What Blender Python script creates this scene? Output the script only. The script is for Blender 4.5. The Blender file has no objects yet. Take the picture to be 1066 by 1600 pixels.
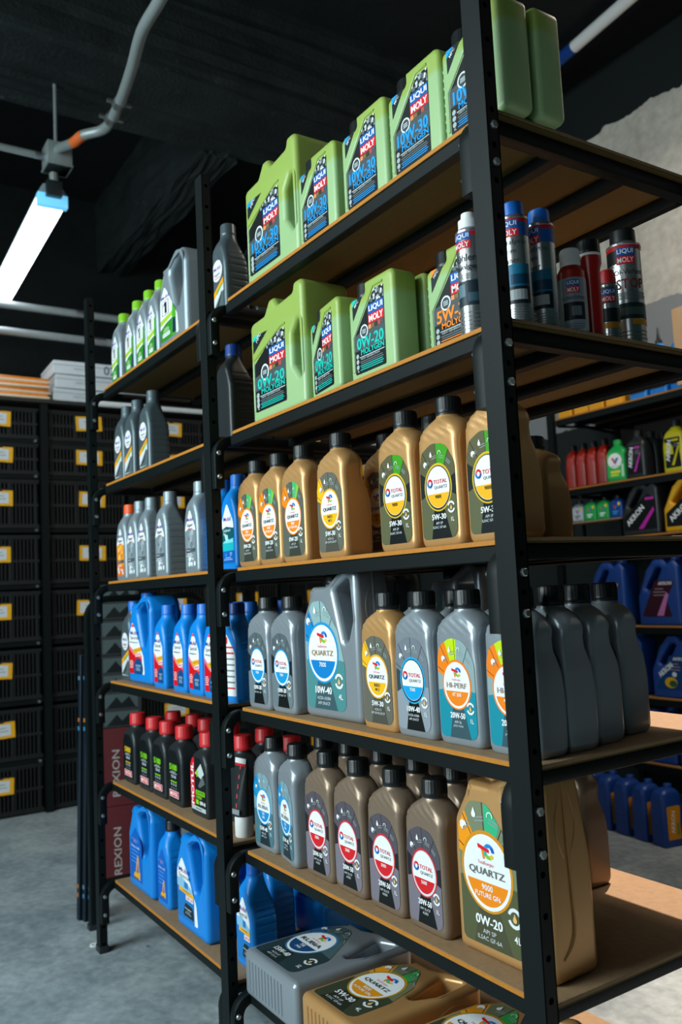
import bpy, bmesh, math, random
from math import sin, cos, pi, radians as R
from mathutils import Vector, Matrix
random.seed(7)
SC = bpy.context.scene
COL = SC.collection

# ------------------------------------------------------------------ camera, world, lights, exposure
cam = bpy.data.cameras.new('camera')
camo = bpy.data.objects.new('camera', cam); COL.objects.link(camo); SC.camera = camo
cam.sensor_fit = 'HORIZONTAL'; cam.sensor_width = 36.0; cam.lens = 36.0*1330.25/1066.0
_y, _p, _r = 0.9964745, 0.0908926, -0.0477568
_f = Vector((-sin(_y)*cos(_p), cos(_y)*cos(_p), sin(_p))); _rt = Vector((cos(_y), sin(_y), 0)); _u = _rt.cross(_f)
_x = _rt*cos(_r) + _u*sin(_r); _v = -_rt*sin(_r) + _u*cos(_r)
_m = Matrix((_x, _v, -_f)).transposed().to_4x4(); _m.translation = (0.8588, -0.8387, 1.1228)
camo.matrix_world = _m
cam.clip_start = 0.02
cam.dof.use_dof = True; cam.dof.focus_distance = 1.55; cam.dof.aperture_fstop = 7.0

w = bpy.data.worlds.new('world'); SC.world = w; w.use_nodes = True
bg = w.node_tree.nodes['Background']; bg.inputs[0].default_value = (0.06, 0.80, 0.80, 1); bg.inputs[1].default_value = 0.016

def area(name, loc, target, sx, sy, energy, color):
    l = bpy.data.lights.new(name, 'AREA'); l.shape = 'RECTANGLE'; l.size = sx; l.size_y = sy; l.energy = energy; l.color = color
    o = bpy.data.objects.new(name, l); COL.objects.link(o); o.location = loc
    o.rotation_euler = (Vector(target)-Vector(loc)).to_track_quat('-Z', 'Y').to_euler()
    return o
area('doorway_daylight', (-1.15, -3.35, 1.95), (-0.8, 0.0, 1.0), 1.7, 1.5, 122, (0.84, 0.98, 1.0))
area('camera_side_fill', (1.6, -3.2, 2.2), (-0.3, 0.0, 0.9), 1.2, 1.0, 8, (0.90, 0.98, 1.0))  # weak fill added from the camera side, not a lamp of the room
area('aisle_tube_light', (-1.0, -2.3, 2.85), (-0.9, -0.2, 0.7), 3.0, 0.25, 48, (0.80, 0.98, 1.0))
area('rear_wall_fill', (-0.2, 2.0, 3.8), (-0.9, 2.9, 2.3), 0.8, 0.3, 48, (1.0, 0.84, 0.70))  # warm fill added out of view to brighten the back wall
_sp = bpy.data.lights.new('rear_downlight', 'SPOT'); _sp.energy = 760; _sp.color = (1.0, 0.81, 0.66); _sp.spot_size = R(42); _sp.spot_blend = 0.25; _sp.shadow_soft_size = 0.03
_so = bpy.data.objects.new('rear_downlight', _sp); COL.objects.link(_so); _so.location = (-0.9, 1.55, 3.3)
_so.rotation_euler = (Vector((-0.3, 0.75, 0.3))-_so.location).to_track_quat('-Z', 'Y').to_euler()
SC.view_settings.view_transform = 'Standard'; SC.view_settings.look = 'None'
SC.view_settings.exposure = 0.0; SC.view_settings.gamma = 1.0; SC.view_settings.use_curve_mapping = False

# ------------------------------------------------------------------ materials
def hexc(h):
    h = h.lstrip('#'); o = []
    for i in (0, 2, 4):
        c = int(h[i:i+2], 16)/255.0
        o.append(c/12.92 if c <= 0.04045 else ((c+0.055)/1.055)**2.4)
    return (o[0], o[1], o[2], 1.0)
_mats = {}
def mat(name, col, rough=0.45, metal=0.0, scale=30.0, var=0.10, bump=0.0, emit=0.0, trans=0.0, coat=0.0, spec=0.5, stretch=None):
    if name in _mats: return _mats[name]
    m = bpy.data.materials.new(name); m.use_nodes = True; nt = m.node_tree; N = nt.nodes; L = nt.links
    b = N['Principled BSDF']; c = hexc(col) if isinstance(col, str) else col
    b.inputs['Roughness'].default_value = rough; b.inputs['Metallic'].default_value = metal
    b.inputs['Coat Weight'].default_value = coat; b.inputs['Specular IOR Level'].default_value = spec
    if trans: b.inputs['Transmission Weight'].default_value = trans
    if emit:
        b.inputs['Emission Color'].default_value = c; b.inputs['Emission Strength'].default_value = emit
    if var or bump:
        tc = N.new('ShaderNodeTexCoord'); no = N.new('ShaderNodeTexNoise'); no.inputs['Scale'].default_value = scale
        no.inputs['Detail'].default_value = 4
        src = tc.outputs['Object']
        if stretch:
            mp = N.new('ShaderNodeMapping'); mp.inputs['Scale'].default_value = stretch; L.new(src, mp.inputs[0]); src = mp.outputs[0]
        L.new(src, no.inputs['Vector'])
        mx = N.new('ShaderNodeMix'); mx.data_type = 'RGBA'
        mx.inputs[6].default_value = tuple(v*(1-var) for v in c[:3])+(1,); mx.inputs[7].default_value = tuple(min(1, v*(1+var)) for v in c[:3])+(1,)
        L.new(no.outputs[0], mx.inputs[0]); L.new(mx.outputs[2], b.inputs['Base Color'])
        if bump:
            bp = N.new('ShaderNodeBump'); bp.inputs['Strength'].default_value = bump; bp.inputs['Distance'].default_value = 0.002
            L.new(no.outputs[0], bp.inputs['Height']); L.new(bp.outputs[0], b.inputs['Normal'])
    else: b.inputs['Base Color'].default_value = c
    _mats[name] = m; return m
def ink(h):
    return mat('ink_'+h, h, 0.4, 0, var=0.0, spec=0.25)
BLACKM = mat('black_powder_coat', '#091112', 0.5, 0.0, 700, 0.15, 0.10, spec=0.2)
STEEL = mat('zinc_plated_steel', '#b9c0c2', 0.28, 0.9, 60, 0.1)
HOLE = mat('dark_bore', '#040606', 0.9, var=0)
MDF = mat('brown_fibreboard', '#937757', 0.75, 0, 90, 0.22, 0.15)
MDFU = mat('shaded_board_underside', '#5c4a20', 0.8, 0, 90, 0.2, 0.1)  # dimness under the shelves put into the underside colour
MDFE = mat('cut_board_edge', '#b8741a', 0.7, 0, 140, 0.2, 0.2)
CAPB = mat('black_ribbed_plastic', '#14181a', 0.38, var=0.05)
GOLD = mat('pearl_gold_plastic', '#cb9a62', 0.34, 0.36, 400, 0.06)
GREY = mat('pearl_grey_plastic', '#9aa3ab', 0.30, 0.40, 400, 0.06)
BROWN = mat('pearl_brown_plastic', '#8c7866', 0.34, 0.38, 400, 0.06)
SILV = mat('silver_grey_plastic', '#8d9ba3', 0.38, 0.35, 400, 0.06)
SILVD = mat('dark_silver_plastic', '#56646a', 0.38, 0.35, 400, 0.06)
BLUE = mat('blue_plastic', '#0a86e0', 0.36, 0, 200, 0.05)
BLUEC = mat('deep_blue_plastic', '#1a72d6', 0.40, 0, 200, 0.05)
NAVY = mat('navy_plastic', '#12408e', 0.42, 0, 200, 0.05)
BLKP = mat('black_plastic', '#22282b', 0.40, 0, 200, 0.08)
REDC = mat('red_cap_plastic', '#d0262c', 0.42, 0, 200, 0.06)
LIMEC = mat('lime_cap_plastic', '#7cc21c', 0.42, var=0.05)
ORNC = mat('orange_cap_plastic', '#ee5a1c', 0.42, var=0.05)
WHITEP = mat('white_plastic', '#e6e8e8', 0.45, var=0.03)
YELP = mat('yellow_plastic', '#c9bd16', 0.42, var=0.06)
YELJ = mat('amber_plastic', '#e0a410', 0.42, var=0.06)
REDP = mat('red_bottle_plastic', '#9c1e10', 0.35, var=0.08)
GRNP = mat('green_bottle_plastic', '#17a04a', 0.4, var=0.06)
TIN = mat('bare_tin', '#b9bec0', 0.27, 0.85, 60, 0.06)
CRATE = mat('black_crate_plastic', '#0b1112', 0.6, 0, 60, 0.15)
TAGY = mat('yellow_tag_plastic', '#f2b21c', 0.5, var=0.04)
PAPER = mat('white_tag_paper', '#d5dce0', 0.8, 0, 60, 0.06)
CARDW = mat('white_carton', '#cfd6da', 0.75, 0, 40, 0.06)
KRAFT = mat('tan_cardboard', '#d0a47a', 0.8, 0, 40, 0.08)
GALV = mat('galvanised_conduit', '#98a2a2', 0.45, 0.4, 60, 0.12)

def oil_green():
    m = bpy.data.materials.new('translucent_green_plastic'); m.use_nodes = True; nt = m.node_tree; N = nt.nodes; L = nt.links
    b = N['Principled BSDF']; tc = N.new('ShaderNodeTexCoord'); sp = N.new('ShaderNodeSeparateXYZ'); L.new(tc.outputs['Object'], sp.inputs[0])
    mr = N.new('ShaderNodeMapRange'); mr.inputs[1].default_value = 0.138; mr.inputs[2].default_value = 0.150
    L.new(sp.outputs[2], mr.inputs[0])
    mx = N.new('ShaderNodeMix'); mx.data_type = 'RGBA'; mx.inputs[6].default_value = hexc('#9bbd86'); mx.inputs[7].default_value = hexc('#97b156')
    L.new(mr.outputs[0], mx.inputs[0]); L.new(mx.outputs[2], b.inputs['Base Color']); b.inputs['Roughness'].default_value = 0.36
    b.inputs['Subsurface Weight'].default_value = 0.0
    return m
LMG = oil_green()

def concrete(name, c1, c2, scale=3.0, rough=0.8, bump=0.3, c3=None):
    m = bpy.data.materials.new(name); m.use_nodes = True; nt = m.node_tree; N = nt.nodes; L = nt.links
    b = N['Principled BSDF']; b.inputs['Roughness'].default_value = rough; b.inputs['Specular IOR Level'].default_value = 0.3
    tc = N.new('ShaderNodeTexCoord'); n1 = N.new('ShaderNodeTexNoise'); n1.inputs['Scale'].default_value = scale; n1.inputs['Detail'].default_value = 10; n1.inputs['Roughness'].default_value = 0.65
    n2 = N.new('ShaderNodeTexNoise'); n2.inputs['Scale'].default_value = scale*14; n2.inputs['Detail'].default_value = 6
    L.new(tc.outputs['Object'], n1.inputs[0]); L.new(tc.outputs['Object'], n2.inputs[0])
    r = N.new('ShaderNodeValToRGB'); r.color_ramp.elements[0].position = 0.35; r.color_ramp.elements[1].position = 0.68
    r.color_ramp.elements[0].color = hexc(c1); r.color_ramp.elements[1].color = hexc(c2); L.new(n1.outputs[0], r.inputs[0])
    mx = N.new('ShaderNodeMix'); mx.data_type = 'RGBA'; mx.blend_type = 'OVERLAY'; mx.inputs[0].default_value = 0.45
    L.new(r.outputs[0], mx.inputs[6]); L.new(n2.outputs[0], mx.inputs[7])
    out = mx.outputs[2]
    if c3:
        n3 = N.new('ShaderNodeTexNoise'); n3.inputs['Scale'].default_value = scale*5; n3.inputs['Detail'].default_value = 12; n3.inputs['Roughness'].default_value = 0.7
        L.new(tc.outputs['Object'], n3.inputs[0]); r3 = N.new('ShaderNodeValToRGB'); r3.color_ramp.elements[0].position = 0.64; r3.color_ramp.elements[1].position = 0.70
        L.new(n3.outputs[0], r3.inputs[0]); m3 = N.new('ShaderNodeMix'); m3.data_type = 'RGBA'; m3.inputs[7].default_value = hexc(c3)
        L.new(r3.outputs[0], m3.inputs[0]); L.new(out, m3.inputs[6]); out = m3.outputs[2]
    L.new(out, b.inputs['Base Color'])
    bp = N.new('ShaderNodeBump'); bp.inputs['Strength'].default_value = bump; bp.inputs['Distance'].default_value = 0.006
    L.new(n2.outputs[0], bp.inputs['Height']); L.new(bp.outputs[0], b.inputs['Normal'])
    return m
FLOORM = concrete('worn_concrete_floor', '#75838a', '#adb8bb', 2.2, 0.7, 0.35, '#59656a')
CEILM = concrete('black_painted_concrete', '#0c1112', '#12191a', 2.0, 0.8, 0.6, '#222c2c')
BEAMM = concrete('worn_black_beam_paint', '#141b1c', '#222c2c', 4.0, 0.75, 0.8, '#525c5a')
DARKW = concrete('dark_wall_paint', '#0e1415', '#161d1e', 2.0, 0.8, 0.3)
def back_wall_mat():
    m = concrete('half_painted_shaded_back_wall', '#b4aea4', '#cfc8bc', 1.5, 0.85, 0.4); nt = m.node_tree; N = nt.nodes; L = nt.links
    b = N['Principled BSDF']; src = b.inputs['Base Color'].links[0].from_socket
    tc = N.new('ShaderNodeTexCoord'); sp = N.new('ShaderNodeSeparateXYZ'); L.new(tc.outputs['Object'], sp.inputs[0])
    no = N.new('ShaderNodeTexNoise'); no.inputs['Scale'].default_value = 5; no.inputs['Detail'].default_value = 8; L.new(tc.outputs['Object'], no.inputs[0])
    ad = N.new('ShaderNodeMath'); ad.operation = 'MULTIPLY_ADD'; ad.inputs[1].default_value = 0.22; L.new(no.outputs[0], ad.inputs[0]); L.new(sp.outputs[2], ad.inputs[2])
    for lim, col in ((3.76, '#161d1e'), (-2.68, '#85888a'), (-2.1, '#1c2223')):  # lowest near-black zone is shade behind the rear shelves, put into the colour
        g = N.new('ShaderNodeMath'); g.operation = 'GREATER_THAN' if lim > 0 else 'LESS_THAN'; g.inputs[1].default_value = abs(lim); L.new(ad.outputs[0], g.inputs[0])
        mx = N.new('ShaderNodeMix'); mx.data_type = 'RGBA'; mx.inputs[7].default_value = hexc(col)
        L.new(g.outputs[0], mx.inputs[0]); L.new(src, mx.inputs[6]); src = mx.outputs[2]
    L.new(src, b.inputs['Base Color']); return m
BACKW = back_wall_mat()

# ------------------------------------------------------------------ mesh building
def fillet(pts, n=6):
    """pts: (x, y, r) polygon -> rounded polyline"""
    out = []; k = len(pts)
    for i in range(k):
        p = Vector(pts[i][:2]); r = pts[i][2] if len(pts[i]) > 2 else 0
        a = Vector(pts[i-1][:2]) - p; b = Vector(pts[(i+1) % k][:2]) - p
        if r <= 0: out.append(tuple(p)); continue
        la, lb = a.length, b.length; a.normalize(); b.normalize()
        ang = math.acos(max(-1, min(1, a.dot(b)))); t = min(r/math.tan(ang/2), la*0.49, lb*0.49); rr = t*math.tan(ang/2)
        bis = (a+b)
        if bis.length < 1e-6: out.append(tuple(p)); continue
        c = p + bis.normalized()*(rr/sin(ang/2)); p0 = p+a*t-c; p1 = p+b*t-c
        a0 = math.atan2(p0.y, p0.x); a1 = math.atan2(p1.y, p1.x); d = (a1-a0+pi) % (2*pi)-pi
        for j in range(n+1):
            q = a0+d*j/n; out.append((c.x+rr*cos(q), c.y+rr*sin(q)))
    return out
def rrect(wd, dp, r, cx=0, cy=0, nc=5, ns=1):
    """rounded rectangle ring, ccw, fixed vertex count"""
    r = max(1e-5, min(r, wd/2-1e-5, dp/2-1e-5)); hx, hy = wd/2-r, dp/2-r; out = []
    cs = [(hx, -hy, -pi/2), (hx, hy, 0), (-hx, hy, pi/2), (-hx, -hy, pi)]
    for i, (x, y, a) in enumerate(cs):
        arc = [(x+r*cos(a+pi/2*j/nc), y+r*sin(a+pi/2*j/nc)) for j in range(nc+1)]
        out += arc
        nx = cs[(i+1) % 4]; q = (nx[0]+r*cos(nx[2]), nx[1]+r*sin(nx[2])); p = arc[-1]
        for j in range(1, ns+1):
            t = j/(ns+1); out.append((p[0]+(q[0]-p[0])*t, p[1]+(q[1]-p[1])*t))
    return [(cx+x, cy+y) for x, y in out]
class MB:
    def __init__(s): s.v = []; s.f = []; s.mi = []; s.ms = []
    def slot(s, m):
        if m not in s.ms: s.ms.append(m)
        return s.ms.index(m)
    def add(s, vs, fs, m):
        o = len(s.v); k = s.slot(m); s.v += [tuple(q) for q in vs]
        for f in fs: s.f.append(tuple(i+o for i in f)); s.mi.append(k)
    def box(s, x0, y0, z0, x1, y1, z1, m, rot=None, top=None):
        vs = [(x, y, z) for z in (z0, z1) for y in (y0, y1) for x in (x0, x1)]
        if rot: vs = [tuple(rot @ Vector(q)) for q in vs]
        s.add(vs, [(0, 2, 3, 1), (4, 5, 7, 6), (0, 1, 5, 4), (2, 6, 7, 3), (0, 4, 6, 2), (1, 3, 7, 5)], m)
    def cbox(s, x0, y0, z0, x1, y1, z1, m, b=0.003, seg=2):
        bm = bmesh.new(); bmesh.ops.create_cube(bm, size=1)
        for q in bm.verts: q.co = Vector(((x0+x1)/2+q.co.x*(x1-x0), (y0+y1)/2+q.co.y*(y1-y0), (z0+z1)/2+q.co.z*(z1-z0)))
        bmesh.ops.bevel(bm, geom=bm.edges[:], offset=b, segments=seg, affect='EDGES', profile=0.5)
        bm.verts.ensure_lookup_table(); bm.verts.index_update()
        s.add([q.co.copy() for q in bm.verts], [[q.index for q in f.verts] for f in bm.faces], m); bm.free()
    def rings(s, rs, m, cap0=True, cap1=True):
        n = len(rs[0]); vs = [q for r in rs for q in r]; fs = []
        for i in range(len(rs)-1):
            for j in range(n): a = i*n+j; b = i*n+(j+1) % n; fs.append((a, b, b+n, a+n))
        if cap0: fs.append(tuple(range(n-1, -1, -1)))
        if cap1: fs.append(tuple(range((len(rs)-1)*n, len(rs)*n)))
        s.add(vs, fs, m)
    def loft(s, secs, m, nc=5, ns=1, cap1=True, dx=None):
        """secs: (z, w, d, r, cx, cy)"""
        rs = []
        for q in secs:
            z, wd, dp, r = q[:4]; cx = q[4] if len(q) > 4 else 0; cy = q[5] if len(q) > 5 else dp/2
            ring = [(x, y, z) for x, y in rrect(wd, dp, r, cx, cy, nc, ns)]
            if dx: ring = [dx(*p) for p in ring]
            rs.append(ring)
        s.rings(rs, m, True, cap1)
    def lathe(s, prof, m, n=28, cx=0, cy=0, cap0=True, cap1=True):
        s.rings([[(cx+r*cos(2*pi*j/n), cy+r*sin(2*pi*j/n), z) for j in range(n)] for r, z in prof], m, cap0, cap1)
    def ribcap(s, cx, cy, z0, z1, r, m, n=24):
        rs = []; nn = n*3
        for z, k, rib in ((z0, .97, 0), (z0+.002, 1, 0), (z0+(z1-z0)*.22, 1, 0), (z0+(z1-z0)*.25, .97, 1), (z1-.004, .95, 1), (z1-.001, .91, 0), (z1, .84, 0)):
            ring = []
            for j in range(nn):
                a = 2*pi*j/nn; q = r*k*(1+(0.035 if (j % 3) == 1 and rib else 0)); ring.append((cx+q*cos(a), cy+q*sin(a), z))
            rs.append(ring)
        s.rings(rs, m)
    def sweep(s, path, sec, m, closed=False, caps=True, up=(0, 0, 1)):
        """path of 3D points, sec = list of 2D offsets (side, normal)"""
        P = [Vector(q) for q in path]; rs = []; n = len(P); prev = None
        for i in range(n):
            t = (P[min(i+1, n-1)]-P[max(i-1, 0)]).normalized()
            a = Vector(up) if prev is None else prev
            a = (a - t*a.dot(t))
            if a.length < 1e-4: a = Vector((1, 0, 0)) - t*t.x
            a.normalize(); prev = a; b = t.cross(a)
            rs.append([P[i]+b*u+a*v_ for u, v_ in sec])
        s.rings(rs, m, caps, caps)
    def tube(s, path, r, m, n=10, **k):
        s.sweep(path, [(r*cos(2*pi*j/n), r*sin(2*pi*j/n)) for j in range(n)], m, **k)
    def mesh(s, name, smooth=True, ang=35):
        me = bpy.data.meshes.new(name); me.from_pydata(s.v, [], s.f)
        for m in s.ms: me.materials.append(m)
        me.polygons.foreach_set('material_index', s.mi)
        if smooth:
            me.polygons.foreach_set('use_smooth', [True]*len(s.f)); me.update(); me.set_sharp_from_angle(angle=R(ang))
        me.update(); return me
def slab(outline, holes, depth, bevel, m, name, seg=3):
    """front outline (x, z) extruded along +y with rounded edges"""
    cu = bpy.data.curves.new('tmp', 'CURVE'); cu.dimensions = '2D'; cu.fill_mode = 'BOTH'
    for lp in [outline]+holes:
        sp = cu.splines.new('POLY'); sp.points.add(len(lp)-1)
        for q, p in zip(sp.points, lp): q.co = (p[0], p[1], 0, 1)
        sp.use_cyclic_u = True
    cu.extrude = depth/2-bevel; cu.bevel_depth = bevel; cu.bevel_resolution = seg; cu.offset = -bevel
    ob = bpy.data.objects.new('tmp', cu); me0 = ob.to_mesh()
    bm = bmesh.new(); bm.from_mesh(me0); ob.to_mesh_clear(); bpy.data.objects.remove(ob); bpy.data.curves.remove(cu)
    for q in bm.verts: q.co = Vector((q.co.x, depth/2-q.co.z, q.co.y))
    bmesh.ops.remove_doubles(bm, verts=bm.verts[:], dist=1e-5); bmesh.ops.recalc_face_normals(bm, faces=bm.faces[:])
    me = bpy.data.meshes.new(name); bm.to_mesh(me); bm.free(); me.materials.clear(); me.materials.append(m)
    me.polygons.foreach_set('material_index', [0]*len(me.polygons))
    me.polygons.foreach_set('use_smooth', [True]*len(me.polygons)); me.update(); me.set_sharp_from_angle(angle=R(40)); return me

# ------------------------------------------------------------------ flat print (labels, lettering)
_tx = {}
def glyphs(t, bold):
    k = (t, bold)
    if k not in _tx:
        cu = bpy.data.curves.new('t', 'FONT'); cu.body = t; cu.size = 1; cu.resolution_u = 2; cu.offset = min(bold, .012); cu.fill_mode = 'FRONT'
        ob = bpy.data.objects.new('t', cu); me = ob.to_mesh()
        vs = [(q.co.x, q.co.y) for q in me.vertices]; fs = [tuple(p.vertices) for p in me.polygons]
        ob.to_mesh_clear(); bpy.data.objects.remove(ob); bpy.data.curves.remove(cu)
        x0 = min(q[0] for q in vs); x1 = max(q[0] for q in vs); y0 = min(q[1] for q in vs); y1 = max(q[1] for q in vs)
        _tx[k] = ([((x-(x0+x1)/2), (y-(y0+y1)/2)) for x, y in vs], fs, x1-x0, y1-y0)
    return _tx[k]
def clip(sub, cl):
    out = list(sub); k = len(cl)
    for i in range(k):
        a, b = cl[i], cl[(i+1) % k]; inp = out; out = []
        if not inp: return []
        side = lambda p: (b[0]-a[0])*(p[1]-a[1])-(b[1]-a[1])*(p[0]-a[0])
        for j in range(len(inp)):
            p, q = inp[j-1], inp[j]; sp, sq = side(p), side(q)
            if (sp >= 0) != (sq >= 0):
                t = sp/(sp-sq); out.append((p[0]+(q[0]-p[0])*t, p[1]+(q[1]-p[1])*t))
            if sq >= 0: out.append(q)
    return out
def ell(cx, cy, rx, ry=None, n=36, a0=0, a1=2*pi):
    ry = ry or rx; full = abs(a1-a0-2*pi) < 1e-6
    return [(cx+rx*cos(a0+(a1-a0)*i/n), cy+ry*sin(a0+(a1-a0)*i/n)) for i in range(n if full else n+1)]
class Label:
    def __init__(s, yf=None, off=0.0006): s.mb = MB(); s.yf = yf or (lambda u, v: 0.0); s.off = off; s.k = 0
    def put(s, vs, fs, col, layer):
        m = ink(col) if isinstance(col, str) else col
        s.k += 1
        s.mb.add([(u, s.yf(u, v)-s.off-layer*0.00009-s.k*6e-6, v) for u, v in vs], fs, m)
    def poly(s, pts, col, layer, cl=None):
        if cl: pts = clip(pts, cl)
        if len(pts) >= 3: s.put(pts, [tuple(range(len(pts)))], col, layer)
    def rect(s, u, v, wd, h, col, layer, rot=0, cl=None):
        c, n = cos(rot), sin(rot)
        s.poly([(u+x*c-y*n, v+x*n+y*c) for x, y in ((-wd/2, -h/2), (wd/2, -h/2), (wd/2, h/2), (-wd/2, h/2))], col, layer, cl)
    def ring(s, u, v, r0, r1, col, layer, a0=0, a1=2*pi, n=30, ry=1.0):
        vs = []; fs = []
        for i in range(n+1):
            a = a0+(a1-a0)*i/n; vs += [(u+r0*cos(a), v+ry*r0*sin(a)), (u+r1*cos(a), v+ry*r1*sin(a))]
        for i in range(n): fs.append((2*i, 2*i+1, 2*i+3, 2*i+2))
        s.put(vs, fs, col, layer)
    def text(s, t, u, v, h, col, layer, w=None, bold=0.012, rot=0, shear=0):
        vs, fs, W, H = glyphs(t, bold); k = h/H; kx = k if w is None else w/W; c, n = cos(rot), sin(rot); o = []
        for x, y in vs:
            x2 = x*kx+shear*y*k; y2 = y*k; o.append((u+x2*c-y2*n, v+x2*n+y2*c))
        s.put(o, fs, col, layer)
        if bold >= .02:
            for q in (-1, 1): s.put([(a+q*h*.03*c, b+q*h*.03*n) for a, b in o], fs, col, layer)
    def mobil(s, u, v, h, w, layer=4, blue='#1248b4', red='#e8202c'):
        gs = [glyphs(t, 0.03) for t in ('M', 'o', 'bil')]; gap = 0.06; tot = sum(g[2] for g in gs)+gap*2; x = -tot/2; base = -gs[0][3]/2
        k = h/gs[0][3]; kx = w/tot
        for g, col in zip(gs, (blue, red, blue)):
            dy = base+g[3]/2; s.put([(u+(x+g[2]/2+a)*kx, v+(b+dy)*k) for a, b in g[0]], g[1], col, layer); x += g[2]+gap
    def lines(s, u, v, wd, n, dv, h, col, layer, seed=1):
        rr = random.Random(seed)
        for i in range(n):
            q = wd*rr.uniform(.6, 1); s.rect(u-(wd-q)/2*0, v-i*dv, q, h, col, layer)
    def mesh(s, name): return s.mb.mesh(name, False)

def drop(L, u, v, r, col, layer):
    L.poly(ell(u, v, r, n=16), col, layer); L.poly([(u-r*.93, v+r*.35), (u+r*.93, v+r*.35), (u, v+r*2.3)], col, layer)
def caricon(L, u, v, s, col, layer, rot=0, cl=None):
    c, n = cos(rot), sin(rot)
    for P in ([(-1, -.6), (1, -.6), (1, .1), (.75, .25), (.5, .75), (-.5, .75), (-.75, .25), (-1, .1)], [(-.9, -.9), (-.5, -.9), (-.5, -.5), (-.9, -.5)], [(.5, -.9), (.9, -.9), (.9, -.5), (.5, -.5)]):
        L.poly([(u+s*(x*c-y*n), v+s*(x*n+y*c)) for x, y in P], col, layer, cl)
def te_logo(L, u, v, s):
    L.poly([(u-s*1.0, v+s*.62), (u-s*.95, v+s*.25), (u+s*.42, v-s*.02), (u+s*.45, v+s*.3)], '#e01e2c', 5)
    L.poly([(u-s*.55, v+s*.2), (u-s*.22, v+s*.14), (u-s*.12, v-s*.62), (u-s*.38, v-s*.62)], '#f08a24', 4)
    for a0, a1, c in ((-1.2, -.5, '#f2c21e'), (-2.4, -1.2, '#7cc242'), (-3.3, -2.4, '#1cb4a0'), (2.2, 3.0, '#1c9ad8'), (.9, 2.2, '#1a84d4'), (-.02, .9, '#1a5cc0')):
        L.ring(u+s*.42, v+s*.1, s*.34, s*.68, c, 4 if c != '#1a5cc0' else 6, a0, a1, 8)
def old_logo(L, u, v, s):
    for a0, a1, c in ((.2, 1.9, '#d82028'), (1.9, 3.1, '#e86070'), (3.1, 4.9, '#1c78c8'), (4.9, 6.4, '#2c4c9c')):
        L.ring(u, v, s*.5, s, c, 5, a0, a1, 8)
def q_label(name, P, c, r, pc, wedges=(), lines=(62, 92, 122, 150), ring='#f0a01e', seg='#f08a1c', style='new', title='QUARTZ', tcol='#4a4c4e', segt=(), grade='', small=(), size='1L', lower=None, trap='#101618', badge=True, yf=None, arc='#8f9a9a', edge='#f4f6f8', segtc='#ffffff'):
    L = Label(yf); cu, cv = c; rx, ry = r; L.poly(P, pc, 0)
    u0 = min(p[0] for p in P); u1 = max(p[0] for p in P); v0 = min(p[1] for p in P); far = 4*max(rx, ry)
    if lower:
        L.poly([(u0, v0), (u1, v0), (u1, cv-ry*.3), (cu, cv-ry*.1), (u0, cv-ry*.3)], lower, 1, P)
    for a0, a1, col in wedges:
        L.poly([(cu, cv)]+[(cu+far*cos(R(a)), cv+far*sin(R(a))) for a in (a0, (a0+a1)/2, a1)], col, 1, P)
    for a in lines:
        d = (cos(R(a)), sin(R(a))); n = (-d[1]*rx*.016, d[0]*rx*.016)
        L.poly([(cu+n[0], cv+n[1]), (cu-n[0], cv-n[1]), (cu-n[0]+d[0]*far, cv-n[1]+d[1]*far), (cu+n[0]+d[0]*far, cv+n[1]+d[1]*far)], '#1c2224', 2, P)
    for a in (50, 74, 100, 128):
        q = (cu+rx*1.42*cos(R(a)), cv+ry*1.42*sin(R(a)))
        for k in (0, 1): L.rect(q[0]+cos(R(a))*rx*.1*k, q[1]+sin(R(a))*ry*.1*k, rx*.42, rx*.045, arc, 3, R(a-90), P)
    if trap: L.poly([(cu-rx*.36, cv-ry*.8), (cu+rx*.36, cv-ry*.8), (cu+rx*.95, v0), (cu-rx*.75, v0)][::-1][::-1], trap, 2, P)
    L.poly(ell(cu, cv, rx*1.17, ry*1.15), ring, 3, P)
    L.poly(ell(cu, cv-ry*.02, rx*1.07, ry*1.06), edge, 4, P)
    L.poly(ell(cu, cv, rx*.99, ry*.99), '#eef2f6', 5)
    L.poly([p for p in ell(cu, cv, rx*.97, ry*.97, 60) if p[1] < cv-ry*.22], seg, 6)
    L.off += .0006
    if style == 'old':
        old_logo(L, cu-rx*.66, cv+ry*.22, rx*.24)
        L.text('TOTAL', cu+rx*.22, cv+ry*.26, ry*.2, '#d8323c', 5, rx*1.15, .01)
        L.text(title, cu+rx*.25, cv-ry*.02, ry*.17, tcol, 5, rx*1.1, .0)
    else:
        te_logo(L, cu, cv+ry*.55, rx*.36)
        L.text('TotalEnergies', cu-rx*.02, cv+ry*.22, ry*.13, '#e0505c', 5, rx*.72, 0)
        L.text(title, cu, cv-ry*.03, ry*.24, tcol, 5, rx*1.62, .02)
    for i, t in enumerate([q for q in segt if q]):
        L.text(t, cu, cv-ry*(.45+.22*i), ry*(.17 if i == 0 else .14), segtc, 6, None, .012)
    gy = cv-ry*1.40
    L.text(grade, cu-rx*.02, gy, ry*.27, '#f2f5f6', 4, rx*1.2, .02)
    for i, t in enumerate(small): L.text(t, cu-rx*.02, gy-ry*(.3+.19*i), ry*.12, '#d8dde0', 4, rx*.2*len(t)*.5, 0)
    L.text(size, u1-rx*.34, gy-ry*.18, ry*.2, '#f2f5f6', 4, None, .01)
    if badge:
        b = (u1-rx*.42, cv-ry*1.02)
        L.ring(b[0], b[1], rx*.2, rx*.31, '#e6ecee', 4, .35, pi-.35, 14); L.ring(b[0], b[1], rx*.2, rx*.31, '#e6ecee', 4, pi+.35, 2*pi-.35, 14)
        drop(L, b[0], b[1]-rx*.05, rx*.085, '#e8b878', 5)
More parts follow.
